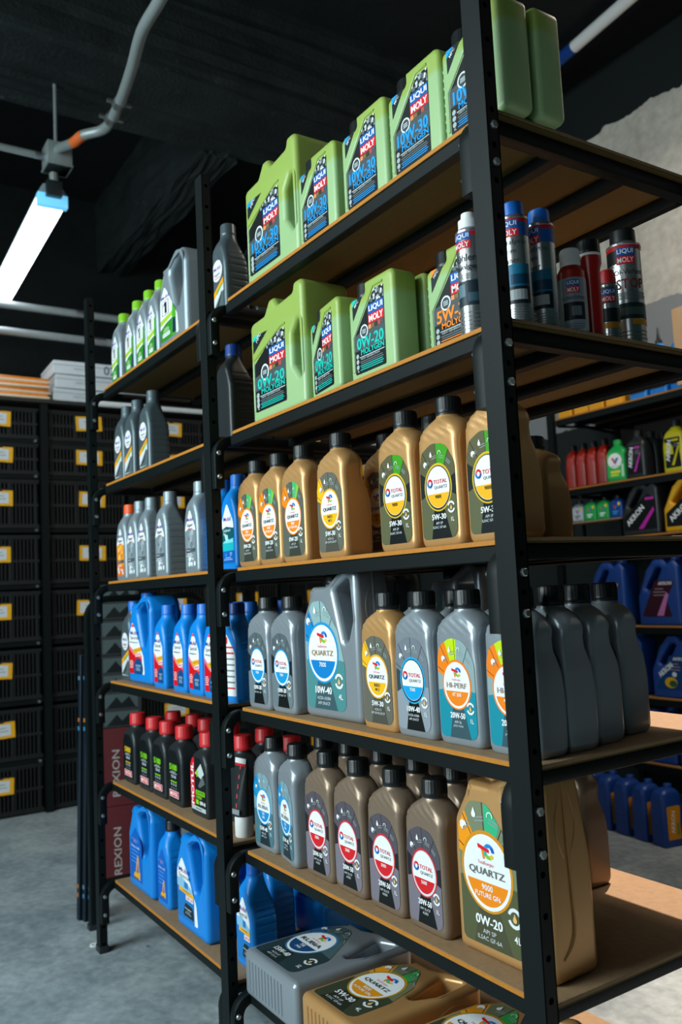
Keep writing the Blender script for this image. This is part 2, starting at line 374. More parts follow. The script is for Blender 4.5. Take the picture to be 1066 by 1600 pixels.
    # pictograms on the rays
    a = R(131); caricon(L, cu+rx*1.55*cos(a), cv+ry*1.58*sin(a), rx*.15, '#f2f5f6', 3, R(38), P)
    a = R(107); drop(L, cu+rx*1.6*cos(a), cv+ry*1.62*sin(a), rx*.10, '#f2f5f6', 3)
    a = R(80); q = (cu+rx*1.6*cos(a), cv+ry*1.62*sin(a)); L.ring(q[0], q[1], rx*.1, rx*.14, '#e2f0e4', 3, -.4, pi+.4, 12)
    return L.mesh(name)

# ------------------------------------------------------------------ object placement
PROTO = {}
def setp(o, label=None, cat=None, group=None, kind=None):
    if label: o['label'] = label
    if cat: o['category'] = cat
    if group: o['group'] = group
    if kind: o['kind'] = kind
    return o
def ob(name, me, parent=None, loc=(0, 0, 0), rot=(0, 0, 0)):
    o = bpy.data.objects.new(name, me); COL.objects.link(o); o.location = loc; o.rotation_euler = rot
    if parent: o.parent = parent
    return o
def root(name, label, cat, loc=(0, 0, 0), rot=(0, 0, 0), group=None):
    o = bpy.data.objects.new(name, None); o.empty_display_size = .05; COL.objects.link(o); o.location = loc; o.rotation_euler = rot
    return setp(o, label, cat, group)
def place(key, label, loc, rz=0.0, group=None, rot=None, scale=None):
    name, cat, parts = PROTO[key]
    o = root(name, label, cat, loc, rot or (0, 0, rz), group)
    if scale: o.scale = scale
    for pn, me, subs in parts:
        p = ob(pn, me, o)
        for sn, sm in subs: ob(sn, sm, p)
    return o
def proto(key, name, cat, *parts): PROTO[key] = (name, cat, [p if len(p) == 3 else (p[0], p[1], []) for p in parts])
def interp(tab):
    def f(z):
        if z <= tab[0][0]: return tab[0][1]
        for (a, x), (b, y) in zip(tab, tab[1:]):
            if z <= b: return x+(y-x)*(z-a)/(b-a)
        return tab[-1][1]
    return f
def smoothsecs(tab, step=0.004):
    """tab rows (z, w, d, r, yfront) -> densely interpolated sections (cosine-free linear, then smoothed)"""
    zs = []; z = tab[0][0]
    while z < tab[-1][0]: zs.append(z); z += step
    zs.append(tab[-1][0])
    fs = [interp([(q[0], q[k]) for q in tab]) for k in range(1, 5)]
    rows = [[f(z) for f in fs] for z in zs]
    for _ in range(2):
        rows = [rows[0], rows[1]]+[[(rows[i-1][k]+2*rows[i][k]+rows[i+1][k])/4 for k in range(4)] for i in range(2, len(rows)-1)]+[rows[-1]]
    return [(z, r[0], r[1], r[2], 0, r[3]+r[1]/2) for z, r in zip(zs, rows)], interp([(z, r[3]) for z, r in zip(zs, rows)])

# ---- one litre ribbed-shoulder bottle (three plastics)
Q1 = [(0, .102, .056, .012, .004), (.004, .110, .064, .012, .001), (.012, .114, .067, .012, 0), (.09, .114, .067, .011, 0), (.125, .113, .063, .011, 0),
      (.155, .108, .052, .012, 0), (.173, .109, .050, .013, 0), (.183, .110, .053, .015, .0012), (.192, .107, .053, .018, .002), (.202, .094, .052, .022, .004), (.211, .068, .048, .022, .008), (.216, .046, .045, .0222, .010)]
q1secs, q1yf = smoothsecs(Q1, .003)
def swirl(x, y, z):
    if z > .175:
        t = min(1, (z-.175)/.008)*min(1, max(0, (.213-z)/.01)); a = sin((z*1.0+x*.55)*2*pi/.0135)
        if y < .025: y -= .0017*t*max(0, a)*(1 if x < .035 else max(0, 1-(x-.035)/.015))
    if .165 < z < .2 and abs(x) > .04: x *= 1+.0
    return (x, y, z)
Q1B = {}
for k, m in (('gold', GOLD), ('grey', GREY), ('brown', BROWN)):
    b = MB(); b.loft(q1secs+[(.221, .043, .043, .0214, 0, .0325)], m, 5, 12, True, swirl); Q1B[k] = b.mesh('bottle_body', True, 60)
b = MB(); b.lathe([(.0225, .2195), (.0225, .222)], BLKP, 28, 0, .0325); b.ribcap(0, .0325, .222, .251, .0228, CAPB); Q1CAP = b.mesh('cap')
Q1P = fillet([(-.047, .013, .010), (.047, .013, .016), (.047, .135, .03), (.024, .168, .03), (-.012, .173, .03), (-.040, .160, .015), (-.047, .138, .02)], 5)
qf = lambda u, v: q1yf(v)
def q1(key, plastic, **kw):
    lm = q_label('label_'+key, Q1P, (0.001, .098), (.0315, .035), yf=qf, **kw)
    proto(key, 'oil_bottle', 'bottle', ('bottle_body', Q1B[plastic]), ('cap', Q1CAP), ('label', lm))
OR, GN = '#f58a1a', '#5fb84a'
q1('gold_orange', 'gold', pc='#5d6258', wedges=((112, 152, OR), (62, 88, '#43b56a'), (62, 73, '#7cc24c')), ring=OR, seg=OR, segt=('9000', 'FUTURE GF6'), grade='0W-20', small=('API SP', 'ILSAC GF-6A'), trap='#3c4038')
q1('gold_ineo', 'gold', pc='#66665c', wedges=((118, 158, '#f5b81e'),), ring='#f2b020', seg='#f5b81e', segt=('INEO', 'MC3'), segtc='#5a5440', grade='5W-30', small=('ACEA C3', 'API SN PLUS/CF'), trap='#4e4e46')
q1('gold_old', 'gold', pc='#5c5a3e', wedges=((150, 200, '#1a2224'), (-20, 22, '#1a2224'), (62, 92, '#3f9a1c')), ring='#d8b428', seg='#f2b41e', style='old', segt=('9000', ''), segtc='#4a4020', grade='5W-30', small=('API SP', 'ILSAC GF-6A'), edge='#1f2628', lower='#5e6044')
q1('grey_old', 'grey', pc='#58646a', wedges=((150, 198, '#1a2224'), (-20, 20, '#1a2224')), ring='#1f94cc', seg='#1a96d6', style='old', segt=('7000',), grade='10W-30', small=('API SN / CF',), lower='#6c7a80')
q1('grey_7000', 'grey', pc='#737c86', wedges=((158, 205, '#39444a'),), ring='#28a4d8', seg='#12a0de', style='old', segt=('7000',), grade='10W-40', small=('ACEA A3/B4', 'API SN/CF'), edge='#20282c', lower='#8f98a2')
q1('hiperf', 'grey', pc='#8fa6a8', wedges=((112, 158, '#f5821a'), (88, 112, '#c2dc1c')), ring='#f58220', seg='#f5861c', title='HI-PERF', tcol='#a08c80', segt=('4T 500',), grade='20W-50', small=('API SL', 'JASO MA2'), lower='#1a8ca0', trap='#3a5660')
q1('rubia', 'grey', pc='#7fa0ac', wedges=((112, 158, '#1f94d0'),), ring='#2a9cd6', seg='#1c8ccc', title='RUBIA', tcol='#8a8c8c', segt=('TIR', '7400'), grade='15W-40', small=('ACEA E7', 'API CI-4'), lower='#4c7480', trap='#22323a')
q1('brown_5000', 'brown', pc='#55505a', wedges=((150, 196, '#23222a'), (-18, 18, '#23222a')), ring='#c83038', seg='#d81e28', style='old', segt=('5000',), grade='20W-50', small=('API SL/CF', 'A3/B3'), edge='#d8dade', lower='#7a7480')

def smoothpath(P, k=6):
    P = [Vector(q) for q in P]; out = []
    for i in range(len(P)-1):
        p0, p1, p2, p3 = P[max(i-1, 0)], P[i], P[i+1], P[min(i+2, len(P)-1)]
        for j in range(k):
            q = j/k; out.append(.5*((2*p1)+(-p0+p2)*q+(2*p0-5*p1+4*p2-p3)*q*q+(-p0+3*p1-3*p2+p3)*q**3))
    return out+[P[-1]]
# ---- four litre jug with side handle
def q4(key, plastic, w_=.205, **kw):
    out = fillet([(0, .0, .014), (w_, 0, .014), (w_, .165, .001), (w_, .295, .02), (w_-.04, .312, .02), (.105, .275, .03), (.088, .268, .004), (.040, .268, .004), (.030, .245, .02), (.004, .205, .03), (0, .15, .03)], 5)
    hole = fillet([(w_-.082, .262, .010), (w_-.030, .287, .010), (w_-.023, .20, .015), (w_-.042, .155, .007), (w_-.052, .160, .007)], 4)
    body = slab(out, [hole], .10, .014, plastic, 'jug_body', 4)
    for q in body.vertices:
        if q.co.z > .16: q.co.y *= 1-.26*(q.co.z-.16)/.14
    c = MB(); c.lathe([(.0215, .266), (.0215, .272)], plastic, 28, .063, .05); c.ribcap(.063, .05, .272, .302, .0245, CAPB)
    P = fillet([(.016, .020, .01), (w_-.05, .020, .018), (w_-.050, .11, .04), (.134, .182, .04), (.084, .240, .03), (.044, .237, .02), (.016, .195, .02)], 5)
    lm = q_label('label_'+key, P, (.078, .134), (.049, .054), **kw)
    sm = MB(); sm.tube(smoothpath([(w_-.001, .040, .292), (w_+.001, .042, .20), (w_+.001, .046, .13), (w_+.001, .046, .065), (w_-.0005, .022, .035)], 4), .0022, plastic, 6)
    for k in (-1, 1): sm.tube(smoothpath([(w_-.002, .042+.004*k, .285), (w_-.0002, .042+.020*k, .235), (w_-.0002, .042+.018*k, .205), (w_-.001, .042+.006*k, .175)], 4), .0014, plastic, 6)
    rb = MB()
    for i in range(11): rb.tube([(.03+.0145*i, .018, -.0002), (.03+.0145*i, .082, -.0002)], .0022, plastic, 6)
    proto(key, 'oil_jug', 'jug', ('jug_body', body), ('cap', c.mesh('cap')), ('label', lm), ('side_seam', sm.mesh('side_seam')), ('base_ribs', rb.mesh('base_ribs')))
q4('jug_7000', GREY, pc='#8fb0b2', wedges=((118, 160, '#1288cc'),), ring='#1e94d2', seg='#127fc8', tcol='#a08460', segt=('7000',), grade='10W-40', small=('ACEA A3/B4', 'API SN/CF'), size='4L', lower='#4c8a8c', trap='#3c5a62')
q4('jug_gf6', GOLD, pc='#7c8468', wedges=((118, 160, '#f79a12'), (66, 90, '#35b582')), ring='#d8901c', seg='#f58c12', tcol='#6a6c64', segt=('9000', 'FUTURE GF6'), grade='0W-20', small=('API SP', 'ILSAC GF-6A'), size='4L', lower='#565a3c', trap='#4c4e38')
q4('jug_gf6_5w30', GOLD, pc='#6f7658', wedges=((118, 160, '#e8981c'), (66, 90, '#35a552')), ring='#b88a2c', seg='#e8981c', tcol='#4a4c44', segt=('9000', 'FUTURE GF6'), grade='5W-30', small=('API SP', 'ILSAC GF-6A'), size='4L', lower='#3c4434', trap='#2c3228')
q4('jug_rubia', GREY, .235, pc='#4c6468', wedges=((118, 160, '#2a5c8c'),), ring='#3a78a8', seg='#1c4c80', title='RUBIA', tcol='#3a4244', segt=('TIR', '7400'), grade='15W-40', small=('ACEA E7', 'API CI-4'), size='5L', lower='#2c3e42', trap='#22302f')

# ---- green one litre and five litre canisters
def lm_label(name, tri, pent, rc, col, grade, big):
    L = Label(); L.poly(tri, '#1a2426', 0)
    cx = sum(p[0] for p in tri)/3; cy = sum(p[1] for p in tri)/3; L.poly([(p[0]+(cx-p[0])*.0, p[1]) for p in (tri[0], ((tri[0][0]+tri[1][0])/2, (tri[0][1]+tri[1][1])/2), ((tri[0][0]*2+tri[2][0])/3, (tri[0][1]*2+tri[2][1])/3))], col, 1)
    L.text('MFC', cx+.002*big, cy+.004*big, .006*big, '#d8e0e2', 2, None, .01, R(38))
    L.poly(pent, '#14191b', 0)
    u0, u1 = min(p[0] for p in pent), max(p[0] for p in pent); v0, v1 = min(p[1] for p in pent), max(p[1] for p in pent); W = u1-u0; H = v1-v0
    pc = pent if rc else pent
    rr = random.Random(5)
    L.poly([(u0, v0+H*.30), (u1, v0+H*.30), (u1, v0+H*.62), (u0, v0+H*.5)], '#4a5458', 1, pc)
    for i in range(46):
        a = u0+W*rr.uniform(.42, 1); b = v0+H*rr.uniform(.83, 1.0); L.rect(a, b, W*rr.uniform(.02, .07), H*rr.uniform(.015, .06), rr.choice(['#c8d0d2', '#98a2a6', '#5a666a', '#e4e8ea']), 2, rr.uniform(-.6, .6), pc)
    bx = u0+W*.74
    L.rect(bx, v0+H*.765, W*.50, H*.125, '#1458a8', 3, 0, pc); L.text('LIQUI', bx, v0+H*.765, H*.085, '#f2f6f8', 4, W*.44, .02)
    L.rect(bx, v0+H*.64, W*.50, H*.12, '#d8222c', 3, 0, pc); L.text('MOLY', bx, v0+H*.64, H*.085, '#f2f6f8', 4, W*.44, .02)
    for i, c in enumerate(('#e8905c', '#7c6a3c', '#3c3630', '#b0504c', '#4c5458')): L.rect(u0+W*(.53+.10*i), v0+H*.545, W*.085, H*.055, c, 3, 0, pc)
    L.poly(ell(u0+W*.34, v0+H*.52, W*.13, n=24), '#dfe6e8', 3, pc); L.poly(ell(u0+W*.34, v0+H*.52, W*.10, n=24), '#3c484c', 4); 
    for i in (-1, 0, 1): L.rect(u0+W*.34, v0+H*(.52+.02*i), W*.12, H*.008, '#dfe6e8', 5)
    L.text(grade, u0+W*.52, v0+H*.385, H*.15, col, 3, W*.86, .03)
    L.text('MOLYGEN', u0+W*.58, v0+H*.265, H*.075, col, 3, W*.74, .03)
    L.rect(u0+W*.56, v0+H*.205, W*.80, H*.012, '#b8c4c8', 3); L.text('NEW GENERATION', u0+W*.5, v0+H*.18, H*.022, '#c8d2d4', 3, W*.6, 0)
    for i in range(5): L.rect(u0+W*(.53+.03*(i % 2)), v0+H*(.145-.026*i), W*.72, H*.011, col if i > 1 else '#6c787c', 3)
    for i in range(3): L.poly(ell(u0+W*.09, v0+H*(.23-.07*i), W*.045, n=14), '#aab4b8', 3)
    L.text('1L' if big < 1.5 else '5L', u0+W*.1, v0+H*.04, H*.03, '#d8e0e2', 3, None, .01)
    return L.mesh(name)
b = MB()
LM1 = slab(fillet([(0, 0, .010), (.147, 0, .012), (.147, .186, .016), (.054, .186, .005), (.054, .163, .006), (0, .163, .012)], 5), [], .056, .009, LMG, 'canister_body', 4)
b.ribcap(.027, .030, .164, .194, .0205, CAPB); LM1C = b.mesh('cap')
def rim(pts, wd, name, m, y=-.0012):
    c = MB(); c.tube([(p[0], y+.001, p[1]) for p in pts], wd, m, 6); return c.mesh(name)
LM1R = rim([(.116, .168), (.086, .168), (.014, .088), (.014, .020)], .0022, 'label_rim', LMG)
b = MB()
for i in range(9): b.tube([(.0, .006+.0, .018+i*.0145), (.001, .016, .022+i*.0145), (.001, .036, .016+i*.0145)], .0032, LMG, 6)
LM1G = b.mesh('grip_ribs')
tri1 = [(.016, .159), (.050, .159), (.016, .120)]
pen1 = fillet([(.018, .014, .003), (.116, .014, .003), (.118, .162, .003), (.088, .162, .004), (.018, .086, .004)], 3)
for key, col, gr in (('lm_10w30', '#1c9cec', '10W-30'), ('lm_0w20', '#18c4b4', '0W-20'), ('lm_5w30', '#ff8c28', '5W-30')):
    proto(key, 'oil_canister', 'canister', ('canister_body', LM1), ('cap', LM1C), ('label', lm_label('label_'+key, tri1, pen1, 1, col, gr, 1.0)), ('label_rim', LM1R), ('grip_ribs', LM1G))
LM5 = slab(fillet([(0, 0, .012), (.246, 0, .014), (.246, .276, .022), (.206, .276, .012), (.200, .256, .008), (.130, .250, .010), (.112, .272, .010), (.094, .272, .010), (.070, .243, .010), (0, .240, .018)], 5),
           [fillet([(.192, .098, .010), (.222, .062, .008), (.228, .075, .008), (.228, .185, .008), (.216, .192, .008), (.192, .165, .012)], 4)], .12, .012, LMG, 'jug_body', 4)
b = MB(); b.ribcap(.036, .06, .241, .272, .027, CAPB); LM5C = b.mesh('cap')
LM5R = rim([(.168, .196), (.150, .196), (.016, .148), (.016, .030)], .0025, 'label_rim', LMG)
tri5 = [(.016, .205), (.086, .203), (.016, .165)]
pen5 = fillet([(.020, .026, .004), (.164, .026, .004), (.166, .188, .004), (.120, .188, .005), (.020, .138, .005)], 3)
for key, col, gr in (('lm5_10w30', '#1c9cec', '10W-30'), ('lm5_0w20', '#18c4b4', '0W-20')):
    proto(key, 'oil_jug', 'jug', ('jug_body', LM5), ('cap', LM5C), ('label', lm_label('label_'+key, tri5, pen5, 1, col, gr, 1.7)), ('label_rim', LM5R))

# ---- one litre bottle with long tapering shoulder and ribbed sides
def taper_bottle(h, wd, dp, m, name):
    T = [(0, wd*.92, dp*.9, .010, .003), (.006, wd, dp, .012, 0), (h*.48, wd, dp, .012, 0), (h*.56, wd*.97, dp*.98, .012, 0), (h*.64, wd*.86, dp*.93, .013, 0), (h*.73, wd*.68, dp*.84, .015, 0),
         (h*.79, wd*.54, dp*.74, .018, .005), (h*.84, .044, .044, .0215, dp/2-.022), (h*.875, .041, .041, .0204, dp/2-.0205)]
    S, yf = smoothsecs(T, .003)
    def rib(x, y, z):
        if h*.06 < z < h*.72 and abs(x) > wd*.24 and y > .012:
            k = ((z-h*.06) % (h*.075))/(h*.075)
            if k < .16: x *= .965; y = dp/2+(y-dp/2)*.975
        return (x, y, z)
    b = MB(); b.loft(S, m, 5, 4, True, rib); return b.mesh(name, True, 50), yf
def plain_cap(h, dp, m, r=.0205):
    b = MB(); b.ribcap(0, dp/2, h*.875, h, r, m, 20); return b.mesh('cap')
def arch(hw, v0, v1, v2, cx=0, skew=0):
    return fillet([(cx-hw, v0, .004), (cx+hw, v0, .004), (cx+hw, v1, .03), (cx+skew, v2, .006), (cx-hw, v1, .03)], 5)
def lab_special(name, A, hw, v0, v2, yf, cx=0, jug=False, kind='red'):
    L = Label(yf); H = v2-v0; L.poly(A, '#eef2f5', 0)
    if kind == 'red':
        L.poly([(cx-hw*.6, v2-H*.10), (cx+hw*.6, v2-H*.10), (cx, v2)], '#e8565a', 1, A)
        L.poly([(cx-hw, v0), (cx+hw, v0), (cx+hw, v0+H*.30), (cx-hw*.2, v0+H*.36), (cx-hw, v0+H*.50)], '#d8141e', 1, A)
        L.poly([(cx-hw, v0+H*.50), (cx-hw*.2, v0+H*.36), (cx+hw, v0+H*.30), (cx+hw, v0+H*.36), (cx-hw*.3, v0+H*.46), (cx-hw, v0+H*.57)], '#f0787c', 1, A)
        L.poly(ell(cx+hw*.45, v0+H*.10, hw*.68, H*.20), '#164a80', 2, A)
        L.text('20W-50', cx+hw*.42, v0+H*.16, H*.035, '#c8dce8', 3, hw*.7, .01); L.lines(cx+hw*.42, v0+H*.12, hw*.7, 3, H*.025, H*.010, '#9cc0d4', 3)
        L.rect(cx+hw*.35, v0+H*.455, hw*1.2, H*.085, '#f2b01c', 3, .13, A); L.text('ACEITE MOTOR', cx+hw*.35, v0+H*.455, H*.022, '#5a4410', 4, hw*.95, 0, .13)
        L.rect(cx+hw*.5, v0+H*.375, hw*.85, H*.065, '#f6e4e2', 3, .13, A); L.text('20W-50', cx+hw*.5, v0+H*.375, H*.04, '#d8202a', 4, hw*.7, .02, .13)
        L.lines(cx-hw*.55, v0+H*.24, hw*.62, 5, H*.032, H*.012, '#f6e0e0', 3)
        L.text('Multigrado', cx-hw*.1, v0+H*.60, H*.036, '#2a3440', 3, hw*1.2, .01)
    else:
        L.poly([(cx-hw, v0), (cx+hw, v0), (cx+hw, v0+H*.44), (cx-hw, v0+H*.50)], '#1878c4', 1, A)
        L.poly([(cx-hw, v0+H*.50), (cx+hw, v0+H*.44), (cx+hw, v0+H*.52), (cx-hw*.2, v0+H*.66), (cx-hw, v0+H*.62)], '#8cc2e4', 1, A)
        L.rect(cx+hw*.15, v0+H*.56, hw*.42, H*.10, '#2a7cc0', 2, 0, A)
        L.rect(cx+hw*.15, v0+H*.45, hw*1.6, H*.065, '#f2b01c', 3, -.04, A); L.lines(cx+hw*.15, v0+H*.46, hw*1.2, 1, .01, H*.012, '#7a6420', 4)
        L.rect(cx+hw*.5, v0+H*.37, hw*.8, H*.075, '#f0eef0', 3, 0, A); L.text('SAE 50', cx+hw*.5, v0+H*.37, H*.045, '#d8202a', 4, hw*.66, .02)
        L.poly(fillet([(cx-hw*.25, v0+H*.06, .005), (cx+hw*.95, v0+H*.06, .005), (cx+hw*.85, v0+H*.26, .012), (cx+hw*.0, v0+H*.28, .012)], 4), '#12262c', 3, A)
        L.text('Monogrado', cx+hw*.32, v0+H*.19, H*.03, '#e8eef0', 4, hw*.7, .01); L.lines(cx+hw*.32, v0+H*.145, hw*.7, 2, H*.03, H*.010, '#a0b0b4', 4)
    L.mobil(cx-hw*.05, v0+H*.785, H*.072, hw*1.15)
    L.text('Special', cx-hw*.02, v0+H*.685, H*.085, '#1c2a34', 3, hw*1.22, 0)
    return L.mesh(name)
def lab_super(name, A, hw, v0, v2, yf, kind):
    L = Label(yf); H = v2-v0; cx = 0
    if kind == 'dark':
        L.poly(A, '#4c585e', 0); L.poly([(-hw, v0+H*.20), (hw, v0+H*.42), (hw, v0+H*.52), (-hw, v0+H*.30)], '#f2a41c', 2, A)
        L.poly([(-hw, v0), (hw, v0), (hw, v0+H*.42), (-hw, v0+H*.20)], '#d4dadc', 1, A); L.poly([(-hw, v0+H*.02), (hw*.5, v0+H*.28), (hw, v0+H*.30), (hw, v0)], '#56666a', 2, A)
        for i in range(4): L.rect(-hw*.2+hw*.2*i, v0+H*(.07+.05*i), hw*.9, H*.02, '#20282c', 3, .5+.2*i, A)
        L.poly([(-hw*.2, v0+H*.28), (hw*.8, v0+H*.40), (hw*.8, v0+H*.43), (-hw*.2, v0+H*.33)], '#4ca43c', 3, A)
        L.poly(ell(0, v0+H*.66, hw*.82, H*.17), '#e6eaee', 2, A); L.mobil(-hw*.0, v0+H*.70, H*.06, hw*1.1); L.text('Super', hw*.0, v0+H*.60, H*.065, '#242c34', 4, hw*1.0, .01); L.rect(0, v0+H*.545, hw*.9, H*.012, '#d8343c', 4)
    else:
        L.poly(A, '#eef1f3', 0)
        lo = '#f0941c' if kind == 'orange' else '#7d8a92'
        L.poly([(-hw, v0), (hw, v0), (hw, v0+H*.60), (-hw*.2, v0+H*.66), (-hw, v0+H*.60)], lo, 1, A)
        if kind == 'orange': L.poly([(-hw, v0), (hw, v0), (hw, v0+H*.2), (-hw, v0+H*.26)], '#e4721a', 2, A)
        rr = random.Random(3)
        for i in range(16): L.poly(ell(rr.uniform(-.5, .5)*hw, v0+H*rr.uniform(.32, .58), hw*rr.uniform(.12, .28), n=10), rr.choice(['#98a4aa', '#aab4b8', '#6c7880', '#8c989e'] if kind != 'orange' else ['#f8b04c', '#f6c070', '#e87c1a']), 2, A)
        L.rect(-hw*.45, v0+H*.285, hw*.8, H*.065, '#1c242a', 3, 0, A); L.text('5W-40' if kind != 'orange' else '2T', -hw*.45, v0+H*.285, H*.036, '#f0f4f6', 4, hw*.6, .01); L.rect(hw*.45, v0+H*.285, hw*.8, H*.065, '#4c565c', 3, 0, A)
        L.lines(-hw*.2, v0+H*.225, hw*1.2, 2, H*.03, H*.012, '#dfe4e6', 3)
        for i in range(7): L.poly(ell(rr.uniform(-.7, .7)*hw, v0+H*rr.uniform(.05, .15), hw*rr.uniform(.1, .2), n=10), '#dfe6ea', 3, A)
        L.mobil(0, v0+H*.80, H*.06, hw*1.1); L.text('Super', 0, v0+H*.70, H*.075, '#242c34', 4, hw*1.1, .01); L.rect(hw*.1, v0+H*.645, hw*.9, H*.010, '#d8343c', 4)
    return L.mesh(name)
def lab_m1(name, A, hw, v0, v2, yf, cx=0):
    L = Label(yf); H = v2-v0; L.poly(A, '#e8ecee', 0)
    L.poly([(cx-hw, v0), (cx+hw, v0), (cx+hw, v0+H*.36), (cx-hw*.3, v0+H*.30), (cx-hw, v0+H*.22)], '#2c8a22', 1, A)
    L.poly([(cx-hw, v0+H*.30), (cx+hw*.6, v0+H*.38), (cx+hw*.6, v0+H*.46), (cx-hw, v0+H*.40)], '#a6c83a', 1, A)
    L.poly([(cx+hw*.45, v0), (cx+hw, v0), (cx+hw, v0+H*.70), (cx+hw*.62, v0+H*.66)], '#48a828', 2, A)
    L.poly([(cx+hw*.55, v0+H*.04), (cx+hw*.95, v0+H*.04), (cx+hw*.95, v0+H*.30), (cx+hw*.60, v0+H*.32)], '#1c2c4c', 3, A)
    L.mobil(cx-hw*.25, v0+H*.80, H*.06, hw*.95)
    L.rect(cx-hw*.25, v0+H*.60, hw*.80, H*.27, '#10161a', 2, 0, A); L.rect(cx-hw*.25, v0+H*.60, hw*.68, H*.25, '#f2f4f6', 3, 0, A)
    L.rect(cx-hw*.20, v0+H*.60, hw*.26, H*.21, '#10161a', 4); L.poly([(cx-hw*.33, v0+H*.705), (cx-hw*.50, v0+H*.655), (cx-hw*.50, v0+H*.63), (cx-hw*.33, v0+H*.66)], '#10161a', 4)
    L.rect(cx-hw*.2, v0+H*.10, hw*.9, H*.07, '#e4ecec', 4, 0, A); L.text('ESP 5W-30', cx-hw*.2, v0+H*.10, H*.03, '#203a28', 5, hw*.75, .01)
    L.lines(cx-hw*.2, v0+H*.22, hw*.8, 3, H*.03, H*.012, '#bfe0b0', 4)
    return L.mesh(name)
def lab_marine(name, A, hw, v0, v2, yf):
    L = Label(yf); H = v2-v0; L.poly(A, '#eef2f5', 0)
    L.poly([(-hw, v0), (hw, v0), (hw, v0+H*.56), (-hw*.2, v0+H*.60), (-hw, v0+H*.55)], '#0f5a64', 1, A)
    L.poly([(-hw, v0+H*.20), (hw, v0+H*.20), (hw, v0+H*.36), (-hw, v0+H*.32)], '#1cb4c0', 2, A); L.poly([(-hw, v0), (hw, v0), (hw, v0+H*.2), (-hw, v0+H*.2)], '#1460b8', 2, A)
    L.poly([(-hw*.8, v0+H*.33), (hw*.8, v0+H*.33), (hw*.9, v0+H*.40), (-hw*.6, v0+H*.36)], '#7fd8dc', 3, A); L.poly([(-hw*.3, v0+H*.36), (hw*.1, v0+H*.38), (0, v0+H*.46), (-hw*.5, v0+H*.47)], '#a8e4e4', 3, A)
    L.mobil(0, v0+H*.72, H*.07, hw*1.15); L.text('Outboard', -hw*.1, v0+H*.535, H*.042, '#eef4f4', 3, hw*1.1, .01); L.text('Plus', -hw*.45, v0+H*.48, H*.04, '#eef4f4', 3, None, .01)
    L.text('2T', hw*.45, v0+H*.145, H*.05, '#cfe6f4', 4); L.text('1L', -hw*.3, v0+H*.145, H*.05, '#38d0e0', 4); L.lines(0, v0+H*.09, hw*1.4, 2, H*.03, H*.012, '#9cc4e4', 4)
    return L.mesh(name)
def digger(L, u, v, s, l):
    for P, c in (([(-1, -.8), (.2, -.8), (.35, -.35), (-.3, -.2), (-.8, -.3)], '#f0b01c'), ([(-.45, -.3), (-.15, -.3), (.45, 1.5), (.2, 1.6)], '#f0b01c'), ([(.2, 1.6), (.5, 1.5), (.75, -.2), (.5, -.2)], '#e8a818'), ([(.3, -.2), (.95, -.1), (.85, -.95), (.35, -.8)], '#f0b01c'), ([(-1.05, -1.0), (.3, -1.0), (.2, -.8), (-1, -.8)], '#6a5a28'), ([(-.7, -.35), (-.4, -.3), (-.45, -.05), (-.65, -.1)], '#3a3420')):
        L.poly([(u+s*x, v+s*y) for x, y in P], c, l)
def lab_digger(name, hw, v0, v2, yf, cx=0):
    L = Label(yf); H = v2-v0; L.poly(arch(hw, v0, v0+H*.72, v2, cx), '#0b62c4', 0)
    L.mobil(cx-hw*.15, v0+H*.74, H*.08, hw*1.0, 3, '#5a9ce0', '#e88aa0')
    L.text('Delvac 1640', cx-hw*.1, v0+H*.62, H*.045, '#cfe4f6', 3, hw*1.4, .01)
    for i in range(4): L.rect(cx-hw*.2, v0+H*(.54-.07*i), hw*1.2, H*.014, '#5aa4e8', 3)
    digger(L, cx+hw*.15, v0+H*.20, hw*.55, 4)
    return L.mesh(name)
bm_, yf = taper_bottle(.240, .096, .070, BLUE, 'bottle_body'); yq = lambda u, v, f=yf: f(v)
A = arch(.0345, .016, .118, .168)
BLCAP = plain_cap(.240, .070, BLUEC)
proto('special', 'oil_bottle', 'bottle', ('bottle_body', bm_), ('cap', BLCAP), ('label', lab_special('label_special', A, .037, .016, .170, yq)))
proto('marine', 'oil_bottle', 'bottle', ('bottle_body', bm_), ('cap', BLCAP), ('label', lab_marine('label_marine', A, .037, .016, .170, yq)))
proto('digger', 'oil_bottle', 'bottle', ('bottle_body', bm_), ('cap', plain_cap(.240, .070, CAPB, .0215)), ('label', lab_digger('label_digger', .036, .016, .165, yq)))
L_ = Label(yq); L_.poly(A, '#eef1f3', 0)
for i in range(8): L_.rect(0, .035+.014*i, .06, .004, '#d8343c' if i in (0, 6, 7) else '#7c8890', 2)
L_.text('3', .0, .150, .018, '#d8202a', 2, None, .03)
proto('special_sae', 'oil_bottle', 'bottle', ('bottle_body', bm_), ('cap', BLCAP), ('label', lab_special('label_special_sae', A, .037, .016, .170, yq, 0, kind='blue')))
proto('blue_white', 'oil_bottle', 'bottle', ('bottle_body', bm_), ('cap', plain_cap(.240, .070, NAVY)), ('label', L_.mesh('label_blue_white')))
bm_, yf = taper_bottle(.250, .096, .070, SILV, 'bottle_body'); yq = lambda u, v, f=yf: f(v); A2 = arch(.0345, .016, .122, .175)
for key, cap, kind in (('super', SILV, 'grey'), ('super_orange', ORNC, 'orange')):
    proto(key, 'oil_bottle', 'bottle', ('bottle_body', bm_), ('cap', plain_cap(.250, .070, cap)), ('label', lab_super('label_'+key, A2, .037, .016, .178, yq, kind)))
proto('m1', 'oil_bottle', 'bottle', ('bottle_body', bm_), ('cap', plain_cap(.250, .070, LIMEC)), ('label', lab_m1('label_m1', A2, .037, .016, .178, yq)))
